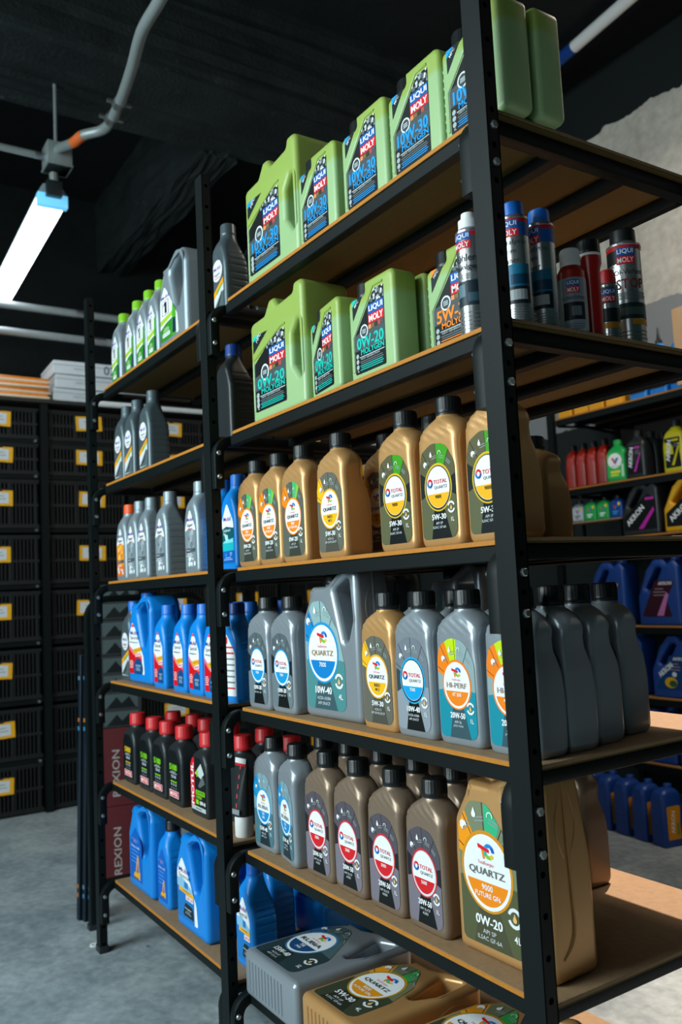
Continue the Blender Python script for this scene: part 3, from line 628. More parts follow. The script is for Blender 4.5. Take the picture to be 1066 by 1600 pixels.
bm_, yf = taper_bottle(.255, .096, .070, SILVD, 'bottle_body'); yq = lambda u, v, f=yf: f(v); A3 = arch(.0345, .016, .124, .178)
proto('super_dark', 'oil_bottle', 'bottle', ('bottle_body', bm_), ('cap', plain_cap(.255, .070, SILVD)), ('label', lab_super('label_super_dark', A3, .037, .016, .182, yq, 'dark')))
proto('super_bluecap', 'oil_bottle', 'bottle', ('bottle_body', bm_), ('cap', plain_cap(.255, .070, BLUEC)), ('label', lab_super('label_super_bluecap', A3, .037, .016, .182, yq, 'dark')))
bm_, yf = taper_bottle(.255, .100, .075, BLKP, 'bottle_body')
proto('black_tall', 'oil_bottle', 'bottle', ('bottle_body', bm_), ('cap', plain_cap(.255, .075, NAVY, .022)))
# four litre handle jug
def mjug(m, capm, hole=True):
    o = fillet([(0, 0, .014), (.205, 0, .014), (.205, .225, .03), (.180, .272, .03), (.120, .262, .03), (.088, .247, .004), (.040, .247, .004), (.032, .225, .02), (0, .165, .03)], 5)
    hs = [fillet([(.088, .222, .015), (.145, .250, .02), (.180, .240, .015), (.178, .16, .02), (.150, .108, .015), (.126, .112, .012)], 5)] if hole else []
    c = MB(); c.lathe([(.021, .245), (.021, .252)], m, 24, .064, .05); c.ribcap(.064, .05, .252, .280, .0235, capm, 20)
    return slab(o, hs, .10, .016, m, 'jug_body', 4), c.mesh('cap')
jb, jc = mjug(BLUE, BLUEC)
JA = fillet([(.014, .030, .006), (.150, .030, .006), (.142, .085, .03), (.070, .172, .02), (.050, .190, .008), (.014, .150, .03)], 5)
proto('jug_special', 'oil_jug', 'jug', ('jug_body', jb), ('cap', jc), ('label', lab_special('label_jug_special', JA, .062, .030, .190, None, .066)))
proto('jug_sae50', 'oil_jug', 'jug', ('jug_body', jb), ('cap', jc), ('label', lab_special('label_jug_sae50', JA, .062, .030, .190, None, .066, kind='blue')))
proto('jug_digger', 'oil_jug', 'jug', ('jug_body', jb), ('cap', jc), ('label', lab_digger('label_jug_digger', .052, .030, .19, None, .072)))
jb2, jc2 = mjug(SILV, LIMEC)
proto('jug_m1', 'oil_jug', 'jug', ('jug_body', jb2), ('cap', jc2), ('label', lab_m1('label_jug_m1', JA, .062, .030, .190, None, .070)))
# ---- black faceted bottle with red cap
T = [(0, .104, .062, .008, .003), (.006, .110, .068, .009, 0), (.118, .110, .068, .009, 0), (.138, .102, .066, .010, 0), (.154, .082, .060, .012, 0), (.162, .070, .056, .012, .003), (.168, .056, .054, .018, .007), (.172, .046, .046, .0228, .011), (.180, .044, .044, .0218, .012)]
S, yf = smoothsecs(T, .003); b = MB(); b.loft(S, BLKP, 4, 3); MOB = b.mesh('bottle_body', True, 30)
b = MB(); b.ribcap(0, .034, .180, .217, .0255, REDC, 20); MOC = b.mesh('cap'); yq = lambda u, v, f=yf: f(v)
def lab_5100(name, num, col):
    L = Label(yq); P = fillet([(-.046, .016, .004), (.046, .016, .004), (.046, .118, .01), (.012, .150, .012), (-.030, .150, .008), (-.046, .130, .01)], 4); L.poly(P, '#0e1416', 0)
    L.text(num, -.004, .104, .017, col, 2, .054, .03); L.lines(-.004, .091, .056, 2, .004, .0013, '#d0d8da', 2); L.text('10W-40', -.002, .078, .010, '#cfdde2', 2, .034, .01)
    for i in range(3):
        L.rect(-.018+.016*i, .064, .011, .004, col, 2); L.rect(-.018+.016*i, .056, .008, .007, '#9aa4a4', 2); L.rect(-.018+.016*i, .046, .006, .004, '#7c8686', 2)
    L.rect(-.002, .030, .068, .019, '#e8eaec', 1); L.rect(-.002, .030, .064, .016, '#e01c34', 2); L.text('MOTUL', -.002, .030, .010, '#fbfbfb', 3, .054, .03)
    return L.mesh(name)
proto('m5000', 'oil_bottle', 'bottle', ('bottle_body', MOB), ('cap', MOC), ('label', lab_5100('label_m5000', '5000', '#f2c81e')))
proto('m5100', 'oil_bottle', 'bottle', ('bottle_body', MOB), ('cap', MOC), ('label', lab_5100('label_m5100', '5100', '#86e01c')))
L = Label(yq); P = fillet([(-.050, .012, .003), (.048, .012, .004), (.048, .118, .01), (.014, .152, .012), (-.034, .152, .008), (-.050, .128, .01)], 4); L.poly(P, '#12181a', 0)
L.poly([(-.050, .02), (-.024, .02), (-.024, .15), (-.050, .15)], '#e01c34', 1, P); L.text('MOTUL', -.037, .082, .017, '#fbfbfb', 3, .108, .03, pi/2)
L.poly([(-.02, .11), (.02, .14), (.04, .115), (.02, .10)], '#c8d0d0', 1, P); L.poly([(.0, .08), (.03, .11), (.044, .09), (.01, .075)], '#5a6668', 1, P); L.rect(-.004, .112, .014, .016, '#8ad01c', 2, .3, P)
L.rect(.012, .062, .060, .012, '#7cc61c', 2); L.text('SCOOTER', .012, .062, .007, '#10180c', 3, .05, .02); L.text('EXPERT', .004, .050, .008, '#8ad01c', 2, .04, .02)
L.rect(-.008, .037, .018, .012, '#8ad01c', 2); L.text('10W-40', .026, .037, .010, '#f0f4f4', 2, .036, .02); L.rect(0, .020, .092, .011, '#b8c4c8', 2, 0, P); L.lines(0, .020, .06, 1, .01, .003, '#5a7a50', 3)
proto('scooter', 'oil_bottle', 'bottle', ('bottle_body', MOB), ('cap', MOC), ('label', L.mesh('label_scooter')))
proto('red_capped', 'oil_bottle', 'bottle', ('bottle_body', MOB), ('cap', MOC))
# ---- grease tube standing on its cap
b = MB(); rs = []
for z, wd, dp, r in ((.048, .044, .044, .0219), (.056, .046, .046, .0229), (.09, .047, .040, .019), (.13, .048, .026, .012), (.165, .049, .010, .004), (.176, .050, .003, .001), (.186, .050, .0024, .001)): rs.append((z, wd, dp, r, 0, .023))
b.loft(rs, BLKP, 5, 3); TB = b.mesh('tube_body'); b = MB(); b.lathe([(.021, 0), (.0225, .003), (.0225, .044), (.0205, .049)], WHITEP, 28, 0, .023); TC = b.mesh('cap')
L = Label(lambda u, v: interp([(.05, .0), (.09, .003), (.13, .010), (.165, .018), (.19, .0215)])(v), .0008)
for i in range(5): L.rect(.002, .075+.022*i, .0035, .010, '#d8505a', 1)
L.rect(0, .060, .03, .012, '#8a9296', 1); L.rect(0, .178, .046, .012, '#e4e8ea', 1); L.rect(0, .169, .044, .006, '#d8202a', 1)
proto('grease_tube', 'grease_tube', 'tube', ('tube_body', TB), ('cap', TC), ('label', L.mesh('label_grease')))

# ---- cans with printed bands
def can(key, r, h, bands, cap, capm, texts=(), shoulder=True, name='spray_can', boxes=()):
    b = MB(); body = [(r*.96, 0), (r, .002), (r, h-.004), (r*1.03, h-.003), (r*1.03, h)]
    b.lathe(body, TIN, 40, 0, r); b.lathe([(r*.96, h), (r*.75, h+.006)], TIN, 32, 0, r, False, True)
    me = b.mesh('can_body', True, 30); c = MB()
    c.lathe([(q[0], h+q[1]) for q in cap], capm, 32, 0, r); cm = c.mesh('cap', True, 30)
    L = MB()
    for z0, z1, col, a0, a1 in bands:
        n = 40; vs = []; fs = []
        for i in range(n+1):
            a = R(a0+(a1-a0)*i/n)-pi/2
            for z in (z0, z1): vs.append(((r+.0003)*cos(a), r+(r+.0003)*sin(a), z))
        for i in range(n): fs.append((2*i, 2*i+2, 2*i+3, 2*i+1))
        L.add(vs, fs, ink(col))
    def wrap(u, v, lay): a = u/r-pi/2; q = r+.0004+lay*.0001; return (q*cos(a), r+q*sin(a), v)
    for u, v, wd, hh, col in boxes:
        n = 8; vs = []; fs = []
        for i in range(n+1):
            for z in (v-hh/2, v+hh/2): vs.append(wrap(u-wd/2+wd*i/n, z, 1))
        for i in range(n): fs.append((2*i, 2*i+2, 2*i+3, 2*i+1))
        L.add(vs, fs, ink(col))
    for t, u, v, hh, col, wd, bold in texts:
        vs, fs, W, H = glyphs(t, bold); L.add([wrap(u+x*wd/W, v+y*hh/H, 3) for x, y in vs], fs, ink(col))
    proto(key, name, 'can', ('can_body', me), ('cap', cm), ('label', L.mesh('label_'+key, False)))
bigcap = lambda r: [(r*.78, .003), (r*.78, .006), (r*.76, .024), (r*.70, .026)]
def brand(u, v, wd, k=1): return ([(u, v+.0075*k, wd, .013*k, '#1c58a4'), (u, v-.0062*k, wd, .013*k, '#cc2430')], [('LIQUI', u, v+.0075*k, .0085*k, '#eef2f4', wd*.86, .02), ('MOLY', u, v-.0062*k, .0085*k, '#eef2f4', wd*.86, .02)])
def grid(z0, z1, u0=-.03, u1=.035, n=5): return [((u0+u1)/2, z0+(z1-z0)*i/n, (u1-u0)*(.8+.2*((i*7) % 3)/2), .0012, '#6a7478') for i in range(n)]
bx, tx = brand(-.008, .148, .034)
can('can_blue', .0215, .168, [(.158, .166, '#c02028', -120, 150), (.137, .158, '#1c5aa8', -120, 150), (.057, .092, '#1c6a8c', -75, 62), (.030, .057, '#1a2226', -75, 62)], bigcap(.0215), BLUEC,
    tx+[('Catalytic-', -.002, .126, .010, '#3a444a', .046, .0), ('System', -.012, .112, .010, '#3a444a', .030, 0), ('Cleaner', -.010, .098, .010, '#3a444a', .034, 0)], boxes=bx+[(-.004, .044, .042, .016, '#9aa2a6'), (.008, .068, .030, .016, '#0f3c58')]+grid(.006, .026))
bx, tx = brand(-.004, .150, .032)
can('can_stop', .0290, .172, [(.162, .170, '#c02028', -120, 150), (.140, .162, '#1c2426', -120, 20), (.050, .075, '#1c3434', -100, 100), (.040, .049, '#c89420', 0, 90)], bigcap(.0290), CAPB,
    tx+[('Öl-Verlust', 0, .126, .010, '#3c2a2c', .052, .0), ('STOP', .002, .106, .016, '#7c2a20', .05, .03)], boxes=bx+grid(.082, .094)+grid(.006, .036)+[(0, .062, .05, .012, '#48605c')])
bx, tx = brand(-.006, .150, .034)
can('can_white', .0215, .168, [(.158, .166, '#c02028', -140, 150), (.045, .085, '#20303a', -110, 110)], [(.0165, .003), (.0165, .02), (.012, .022), (.011, .032)], WHITEP,
    tx+[('Kühler-', 0, .122, .012, '#2a3238', .044, .01), ('Reiniger', 0, .106, .012, '#2a3238', .046, .01)], boxes=bx+grid(.088, .098)+grid(.008, .04)+[(-.01, .070, .016, .02, '#5a7684'), (.012, .058, .02, .014, '#3c5866')])
bx, tx = brand(-.004, .078, .026, .8)
can('can_small', .0165, .096, [(.036, .058, '#1c2426', -100, 100), (.026, .035, '#b8862a', -60, 90), (.066, .092, '#3a4448', -110, 20)], [(.0145, .003), (.0145, .012), (.012, .024), (.010, .026)], REDC, tx, boxes=bx+grid(.004, .022, -.02, .024, 4))
# grey plastic sealant bottle with red band
b = MB(); b.lathe([(.026, 0), (.0285, .003), (.0285, .076), (.028, .080)], mat('bluegrey_plastic', '#8494a0', .4, var=.05), 36, 0, .0285, True, False); b.lathe([(.028, .080), (.027, .092), (.021, .100)], REDP, 36, 0, .0285, False); SB = b.mesh('bottle_body', True, 30)
b = MB(); b.ribcap(0, .0285, .100, .127, .0205, WHITEP); SCp = b.mesh('cap')
L = MB(); r_ = .0285
bx, tx = brand(0, .066, .026, .75); L2 = MB()
def wrap2(u, v, lay, r=.0285): a = u/r-pi/2; q = r+.0004+lay*.0001; return (q*cos(a), r+q*sin(a), v)
for u, v, wd, hh, col in bx+[(0, .030, .044, .026, '#1c2428'), (.004, .030, .020, .014, '#6c7c84')]+grid(.004, .014, -.02, .02, 3):
    vs = [wrap2(u-wd/2+wd*i/8, z, 1) for i in range(9) for z in (v-hh/2, v+hh/2)]; L2.add(vs, [(2*i, 2*i+2, 2*i+3, 2*i+1) for i in range(8)], ink(col))
for t, u, v, hh, col, wd, bold in tx+[('Kühlerdichter', 0, .050, .006, '#243038', .046, 0)]:
    vs, fs, W, H = glyphs(t, bold); L2.add([wrap2(u+x*wd/W, v+y*hh/H, 3) for x, y in vs], fs, ink(col))
proto('sealant', 'sealant_bottle', 'bottle', ('bottle_body', SB), ('cap', SCp), ('label', L2.mesh('label_sealant', False)))
# red funnel-necked cylinder with black cap
b = MB(); b.lathe([(.019, 0), (.0215, .003), (.0215, .100), (.026, .112), (.026, .122)], mat('clear_red_plastic', '#a81c18', .25, var=.05), 32, 0, .026); RB = b.mesh('cylinder_body', True, 30)
b = MB(); b.lathe([(.0265, .122), (.0265, .126)], WHITEP, 32, 0, .026); b.ribcap(0, .026, .126, .148, .0255, CAPB); proto('red_cyl', 'additive_cylinder', 'bottle', ('cylinder_body', RB), ('cap', b.mesh('cap')))

# ---- background plastic bottles / jugs
def simple_bottle(key, m, capm, h, wd, dp, lab=None, name='oil_bottle'):
    T = [(0, wd*.94, dp*.92, .012, .003), (.006, wd, dp, .014, 0), (h*.52, wd, dp, .014, 0), (h*.62, wd*.93, dp*.93, .016, .001), (h*.70, wd*.92, dp*.9, .018, .002), (h*.78, wd*.78, dp*.8, .02, .006), (h*.84, .044, .044, .0218, dp/2-.022), (h*.87, .040, .040, .0198, dp/2-.02)]
    S, yf = smoothsecs(T, .006); b = MB(); b.loft(S, m, 4, 2); c = MB(); c.ribcap(0, dp/2, h*.87, h, .0215, capm, 16)
    ps = [('bottle_body', b.mesh('bottle_body', True, 50)), ('cap', c.mesh('cap'))]
    if lab: ps.append(('label', lab(lambda u, v: yf(v))))
    proto(key, name, 'bottle', *ps)
def lab_akron(bg_, stripe):
    def f(yf):
        L = Label(yf); P = fillet([(-.040, .02, .006), (.040, .02, .006), (.034, .09, .02), (.040, .155, .006), (-.040, .155, .006)], 3); L.poly(P, bg_, 0)
        L.text('AKRON', -.022, .098, .022, '#e4e8ec', 2, .095, .02, R(82)); L.poly([(-.01, .03), (.004, .03), (.036, .115), (.028, .115)], stripe, 2); L.rect(.014, .142, .034, .010, stripe, 2); L.lines(.016, .128, .026, 3, .008, .002, '#8a9090', 2)
        return L.mesh('label_akron')
    return f
simple_bottle('akr_yellow', YELP, CAPB, .235, .11, .075, lab_akron('#14191a', '#c8c01c'))
simple_bottle('akr_black', BLKP, CAPB, .225, .11, .075, lab_akron('#14141a', '#b83aa8'))
def lab_valv(yf):
    L = Label(yf); P = fillet([(-.045, .016, .006), (.045, .016, .006), (.045, .14, .02), (-.045, .14, .02)], 3); L.poly(P, '#2ab85a', 0)
    L.poly(ell(-.004, .098, .036), '#f2f5f5', 1); L.poly([(-.022, .112), (-.010, .112), (0, .086), (-.004, .080)], '#d8303a', 2); L.poly([(.016, .112), (.004, .112), (-.006, .090), (0, .080)], '#1c6ac0', 2)
    L.text('Valvoline', -.004, .072, .006, '#3a4a50', 2, .04, 0); L.rect(-.004, .045, .05, .012, '#e8e040', 1); L.rect(-.008, .030, .04, .010, '#c8e040', 1); L.rect(.034, .05, .012, .06, '#bfe4c8', 1); return L.mesh('label_green')
simple_bottle('valv', GRNP, GRNP, .20, .105, .07, lab_valv)
simple_bottle('red_oil', REDP, CAPB, .225, .10, .075)
def lab_orange(yf):
    L = Label(yf); L.poly(fillet([(-.034, .03, .004), (.034, .03, .004), (.030, .09, .02), (.036, .165, .008), (-.036, .165, .008)], 3), '#d8901c', 0); L.text('AKRON', -.006, .10, .02, '#f0e8d8', 2, .09, .02, R(85)); L.rect(.02, .07, .012, .05, '#6a8a2c', 1); return L.mesh('label_orange')
b = MB(); T = [(0, .10, .075, .012, .003), (.006, .108, .082, .014, 0), (.05, .108, .082, .014, 0), (.055, .105, .079, .014, .001), (.06, .108, .082, .014, 0), (.085, .108, .082, .014, 0), (.09, .105, .079, .014, .001), (.095, .108, .082, .014, 0), (.195, .106, .080, .018, 0), (.215, .098, .074, .022, .002), (.228, .078, .056, .024, .010), (.232, .05, .04, .018, .018)]
S, yf = smoothsecs(T, .0025); b.loft(S, NAVY, 4, 2); c = MB(); c.ribcap(.02, .045, .230, .246, .017, NAVY, 14)
proto('blue_floor', 'oil_bottle', 'bottle', ('bottle_body', b.mesh('bottle_body', True, 50)), ('cap', c.mesh('cap')), ('label', lab_orange(lambda u, v: 0)))
def lab_can(c1):
    def f(yf):
        L = Label(yf); L.poly(fillet([(-.042, .03, .004), (.042, .03, .004), (.042, .13, .01), (-.042, .13, .01)], 3), c1, 0)
        for i in range(5): L.rect(-.03+.015*i, .08, .007, .06, ['#c8c0d8', '#8a4a8c', '#e0dce8', '#5a2a60', '#b890c0'][i], 2)
        return L.mesh('label_purple')
    return f
b = MB(); T = [(0, .095, .065, .012, .002), (.006, .10, .07, .014, 0), (.17, .10, .07, .014, 0), (.20, .08, .06, .016, .005), (.225, .05, .05, .02, .01), (.24, .03, .03, .014, .02)]
S, yf = smoothsecs(T, .006); b.loft(S, BLUE, 4, 2); nb = b.mesh('bottle_body', True, 50); b = MB(); b.lathe([(.016, .24), (.016, .255), (.009, .262), (.0035, .315), (.002, .318)], CAPB, 16, 0, .035)
proto('nozzle', 'nozzle_bottle', 'bottle', ('bottle_body', nb), ('nozzle', b.mesh('nozzle')), ('label', lab_can('#2a1a3a')(lambda u, v: yf(v))))
def mini(key, m, c1, c2):
    T = [(0, .085, .055, .01, .002), (.005, .09, .06, .012, 0), (.085, .09, .06, .012, 0), (.1, .07, .05, .015, .005), (.108, .03, .03, .014, .015)]
    S, yf = smoothsecs(T, .005); b = MB(); b.loft(S, m, 4, 2); c = MB(); c.ribcap(0, .03, .108, .125, .016, CAPB, 14)
    L = Label(); L.poly(fillet([(-.036, .01, .004), (.036, .01, .004), (.036, .084, .01), (-.036, .084, .01)], 3), c1, 0); L.poly([(-.014, .07), (-.004, .07), (.002, .05), (-.002, .046)], '#d8303a', 2); L.poly([(.016, .07), (.006, .07), (-.002, .05), (.002, .046)], '#3a7ac8', 2); L.rect(0, .034, .04, .008, c2, 2); L.rect(-.004, .022, .026, .007, c2, 2); L.poly(ell(.026, .076, .01, n=12), '#e8c83a', 2)
    proto(key, 'oil_bottle', 'bottle', ('bottle_body', b.mesh('bottle_body', True, 50)), ('cap', c.mesh('cap')), ('label', L.mesh('label_'+key)))
mini('mini_grey', SILV, '#c4ccd2', '#5a6a70'); mini('mini_green', GRNP, '#28b05a', '#eef4f0'); mini('mini_blue', NAVY, '#1c4a90', '#3aa0e0')
AO = fillet([(0, 0, .015), (.225, 0, .015), (.225, .265, .02), (.195, .300, .015), (.165, .275, .01), (.140, .300, .02), (.095, .300, .02), (.05, .25, .03), (.0, .13, .03)], 5)
AH = fillet([(.040, .165, .012), (.105, .262, .015), (.140, .262, .012), (.075, .150, .015)], 4)
def ajug(key, m, capm, bgc, stripe, txt='AKRON', diag=True, art=None):
    body = slab(AO, [AH], .12, .014, m, 'jug_body', 3); c = MB(); c.ribcap(.178, .06, .285, .318, .024, capm, 16); L = Label()
    if diag:
        L.poly(fillet([(.015, .03, .004), (.21, .03, .006), (.21, .20, .01), (.165, .235, .01), (.015, .105, .02)], 3), bgc, 0)
        L.text(txt, .085, .115, .032, '#e8eaee', 2, .14, .025, R(44), .1); L.poly([(.10, .035), (.13, .035), (.20, .135), (.195, .155)], stripe, 2); L.rect(.175, .205, .05, .014, stripe, 2)
    else:
        L.poly(fillet([(.02, .04, .006), (.18, .04, .006), (.155, .12, .02), (.205, .20, .01), (.10, .205, .01)], 3), bgc, 0)
        L.text(txt, .152, .190, .016, '#e4e4ea', 2, .07, .02, 0, .2); L.lines(.12, .165, .07, 3, .014, .004, '#9a8a94', 2)
        if art == 'pink': L.poly([(.10, .045), (.135, .045), (.168, .14), (.155, .15)], stripe, 2)
        else:
            L.text(txt, .075, .135, .026, '#e4eaf0', 2, .09, .02, R(40)); L.poly(ell(.10, .075, .032, .026), stripe, 2); L.poly(ell(.11, .07, .02, .016), '#2c5a3a', 3); L.poly(ell(.12, .115, .012), '#d8e4ea', 3)
    proto(key, 'oil_jug', 'jug', ('jug_body', body), ('cap', c.mesh('cap')), ('label', L.mesh('label_'+key)))
ajug('ajug_black', BLKP, CAPB, '#101416', '#c02aa8'); ajug('ajug_yellow', YELJ, CAPB, '#14181a', '#e0d02c'); ajug('ajug_blue_pink', NAVY, NAVY, '#3a1626', '#c87ab8', 'AKRON', False, 'pink'); ajug('ajug_blue', NAVY, NAVY, '#0e3c70', '#d8a81c', 'AKRON', False, 'round')


# ------------------------------------------------------------------ the room
def struct(name, mb_or_me, loc=(0, 0, 0)):
    o = ob(name, mb_or_me.mesh(name, False) if isinstance(mb_or_me, MB) else mb_or_me, None, loc); o['kind'] = 'structure'; return o
def grid_plane(x0, y0, x1, y1, z, m, n=1, flip=False):
    b = MB(); b.box(x0, y0, z-.1, x1, y1, z, m); return b
b = MB(); b.box(-5.2, -5.5, -.1, 4.2, 3.3, 0, FLOORM); struct('floor', b)
b = MB(); b.box(-5.2, -5.5, 4.0, 4.2, 3.3, 4.12, CEILM); struct('ceiling', b)
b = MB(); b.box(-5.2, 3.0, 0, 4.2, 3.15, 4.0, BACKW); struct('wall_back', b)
b = MB(); b.box(-5.2, -5.5, 0, -5.05, 3.0, 4.0, DARKW); struct('wall_left', b)
def rough_beam(name, x0, y0, z0, x1, y1, z1, seed):
    bm = bmesh.new(); bmesh.ops.create_cube(bm, size=1)
    bmesh.ops.subdivide_edges(bm, edges=bm.edges[:], cuts=9, use_grid_fill=True); rr = random.Random(seed)
    for q in bm.verts:
        q.co = Vector(((x0+x1)/2+q.co.x*(x1-x0), (y0+y1)/2+q.co.y*(y1-y0), (z0+z1)/2+q.co.z*(z1-z0))) + Vector((rr.uniform(-1, 1), rr.uniform(-1, 1), rr.uniform(-1, 1)))*.012
    me = bpy.data.meshes.new(name); bm.to_mesh(me); bm.free(); me.materials.append(BEAMM); struct(name, me)
rough_beam('ceiling_beam', -3.15, -5.4, 3.5, -2.6, 2.98, 4.01, 1)
rough_beam('ceiling_beam', -5.04, .98, 3.48, -3.14, 1.19, 4.01, 2)
rough_beam('ceiling_beam', -1.15, -5.4, 3.62, -.6, 2.98, 4.01, 3)

# tube lamp, its box, conduit and pipes
t = root('ceiling_lamp', 'long lit white tube lamp hanging under the dark ceiling', 'lamp', (-3.0, .155, 3.0), (0, 0, R(178.2)))
LIT = mat('lit_diffuser', '#eef6ff', .4, var=0, emit=9.0)
b = MB(); b.loft([], BLKP) if False else None
def prism(m, prof, x0, x1): 
    b = MB(); b.rings([[(x, p[0], p[1]) for p in prof] for x in (x0, x1)], m); return b
hw = .068
o = ob('diffuser', prism(LIT, fillet([(-hw, .0, .01), (-hw*.8, -.055, .02), (hw*.8, -.055, .02), (hw, 0, .01)][::-1], 4), .06, 1.45).mesh('diffuser'), t)
ob('housing', prism(mat('grey_lamp_housing', '#8fa0a8', .5), fillet([(-hw, .002, .004), (hw, .002, .004), (hw*.6, .05, .01), (-hw*.6, .05, .01)], 3), .0, 1.47).mesh('housing'), t)
b = MB(); b.cbox(-.008, -hw, -.055, .03, hw, .004, mat('blue_clear_end', '#6cc0ec', .2, var=0, emit=.9)); ob('end_cap', b.mesh('end_cap'), t)
b = MB(); b.cbox(-.05, -.035, -.02, -.012, .035, .05, BLKP); b.tube([(-.03, 0, .05), (-.03, 0, .09)], .02, GALV); ob('mount', b.mesh('mount'), t)
for i in (-1, 1):
    b = MB(); b.tube([(.0, .03*i, -.03), (.06, .03*i, -.03)], .013, STEEL, 10); ob('lamp_socket', b.mesh('lamp_socket'), t)
t = root('junction_box', 'grey metal junction box above the end of the lit tube lamp', 'junction box', (-2.93, .155, 3.09))
b = MB(); b.cbox(-.055, -.05, 0, .055, .06, .11, GALV, .004); ob('box', b.mesh('box'), t)
b = MB(); b.cbox(-.058, -.053, .0, .058, .063, .008, GALV, .002); ob('cover', b.mesh('cover'), t)
b = MB(); b.tube([(0, 0, .11), (0, .0, .41)], .008, GALV, 8); ob('hanger_rod', b.mesh('hanger_rod'), t)
t = root('conduit', 'grey bent conduit with an orange band running from the lamp box', 'conduit', (0, 0, 0))
CP = [(-2.90, .16, 3.17), (-2.84, .15, 3.15), (-2.68, .165, 3.10), (-2.60, .185, 3.10), (-2.50, .25, 3.10), (-2.30, .243, 3.10), (-2.07, .213, 3.10), (-1.84, .173, 3.10), (-1.657, .17, 3.10), (-1.40, .16, 3.10), (-.9, .14, 3.12)]
b = MB(); b.tube(smoothpath(CP), .021, GALV, 14); ob('pipe', b.mesh('pipe'), t)
b = MB(); b.tube(smoothpath(CP)[12:19], .0225, mat('orange_tape', '#d8682c', .6), 14); ob('tape_band', b.mesh('tape_band'), t)
for x, y in ((-2.42, .249), (-2.30, .243)):
    b = MB(); b.tube([(x-.02, y, 3.10), (x+.02, y, 3.10)], .026, STEEL, 14); b.box(x-.008, y-.05, 3.095, x+.008, y+.05, 3.105, STEEL); ob('clamp', b.mesh('clamp'), t)
def pipe_thing(name, label, path, r, m, bands=()):
    t = root(name, label, 'pipe', path[0]); o0 = Vector(path[0]); b = MB(); b.tube([Vector(q)-o0 for q in path], r, m, 12); ob('pipe', b.mesh('pipe'), t)
    for a, c, mm in bands:
        b = MB(); b.tube([Vector(a)-o0, Vector(c)-o0], r*1.06, mm, 12); ob('coupling', b.mesh('coupling'), t)
pipe_thing('conduit', 'thin grey pipe running left from the lamp junction box', [(-2.93, .10, 3.14), (-2.93, -1.6, 3.14)], .016, GALV, [((-2.93, .105, 3.14), (-2.93, .06, 3.14), STEEL)])
pipe_thing('wall_pipe', 'upper of two long grey pipes high behind the crates', [(-4.25, -2.0, 2.88), (-4.25, 2.6, 2.88)], .024, GALV, [((-4.25, .60, 2.88), (-4.25, .68, 2.88), STEEL)])
pipe_thing('wall_pipe', 'lower of two long grey pipes high behind the crates', [(-4.25, -2.0, 2.72), (-4.25, 2.6, 2.72)], .024, GALV, [((-4.25, .70, 2.72), (-4.25, .78, 2.72), STEEL)])
pipe_thing('wall_pipe', 'white pipe with a blue sleeve near the ceiling at upper right', [(-2.6, 2.7, 3.93), (-.6, 2.45, 3.93)], .032, WHITEP, [((-2.16, 2.645, 3.93), (-2.0, 2.625, 3.93), NAVY)])

# ------------------------------------------------------------------ the main shelving rack
ZS = [1.8275, 1.5031, 1.1778, .8548, .5331, .2242]; BT = .008; ZT = [z+BT for z in ZS]
XM, XL = -1.0003, -1.9754; PW, PD, PH = .039, .024, 2.162; DEP = .59
def post_mesh(holes=True):
    b = MB(); t = .0022
    b.box(-PW, 0, 0, 0, t, PH, BLACKM); b.box(-PW, PD-t, 0, 0, PD, PH, BLACKM)
    for x, s in ((0, 1), (-t, 1), (-PW, 1), (-PW+t, 1)):
        z = 0.0; pitch = .054; y0, y1 = 0 if True else t, PD; n = int(PH/pitch)
        for i in range(n):
            z0 = i*pitch; z1 = (i+1)*pitch if i < n-1 else PH; zc = z0+pitch/2; r = .0048; yc = PD/2
            ring = [(x, yc+r*cos(2*pi*k/8+pi/8), zc+r*sin(2*pi*k/8+pi/8)) for k in range(8)]
            sq = [(x, y1, zc), (x, y1, z1), (x, yc, z1), (x, y0, z1), (x, y0, zc), (x, y0, z0), (x, yc, z0), (x, y1, z0)]
            sq = [(x, y1, zc+pitch*.25), (x, yc+.006, z1), (x, yc-.006, z1), (x, y0, zc+pitch*.25), (x, y0, zc-pitch*.25), (x, yc-.006, z0), (x, yc+.006, z0), (x, y1, zc-pitch*.25)]
            cor = [(x, y1, z1), (x, y0, z1), (x, y0, z0), (x, y1, z0)]
            fs = [(k, (k+1) % 8, 8+(k+1) % 8, 8+k) for k in range(8)]; fs += [(8, 16, 9), (10, 17, 11), (12, 18, 13), (14, 19, 15)]
            b.add(ring+sq+cor, fs, BLACKM)
    return b.mesh('post', False)
PM = post_mesh()
b = MB(); b.cbox(-PW-.003, -.003, 0, .003, PD+.003, .022, BLKP, .002); FOOT = b.mesh('foot')
# U-shaped end hoop in the depth plane: leg, bend, run, bend, leg
def hoop_mesh(full=True):
    P = [(0, .0125, -.128)]; r = .036; yc, zc = .0125+r, -.0125-r
    for i in range(9): a = pi-pi/2*i/8; P.append((0, yc+r*cos(a), zc+r*sin(a)))
    yc2 = DEP-.0125-r
    for i in range(9): a = pi/2-pi/2*i/8; P.append((0, yc2+r*cos(a), zc+r*sin(a)))
    P.append((0, DEP-.0125, -.128))
    h = .0122; sec = fillet([(-h, -h, .003), (h, -h, .003), (h, h, .003), (-h, h, .003)], 2)
    b = MB(); b.sweep(P, sec, BLACKM, up=(1, 0, 0)); return b.mesh('end_hoop', True, 40)
HM = hoop_mesh()
def bolt_mesh():
    b = MB(); b.rings([[(x, r*cos(2*pi*k/6), r*sin(2*pi*k/6)) for k in range(6)] for x, r in ((0, .0062), (.0042, .0062), (.0052, .005))], STEEL); return b.mesh('bolt', False)
BM_ = bolt_mesh()
b = MB(); b.lathe([(.0062, 0), (.0062, .002), (.005, .0042), (.0025, .0052)], STEEL, 12); BD = b.mesh('bolt', True, 30)
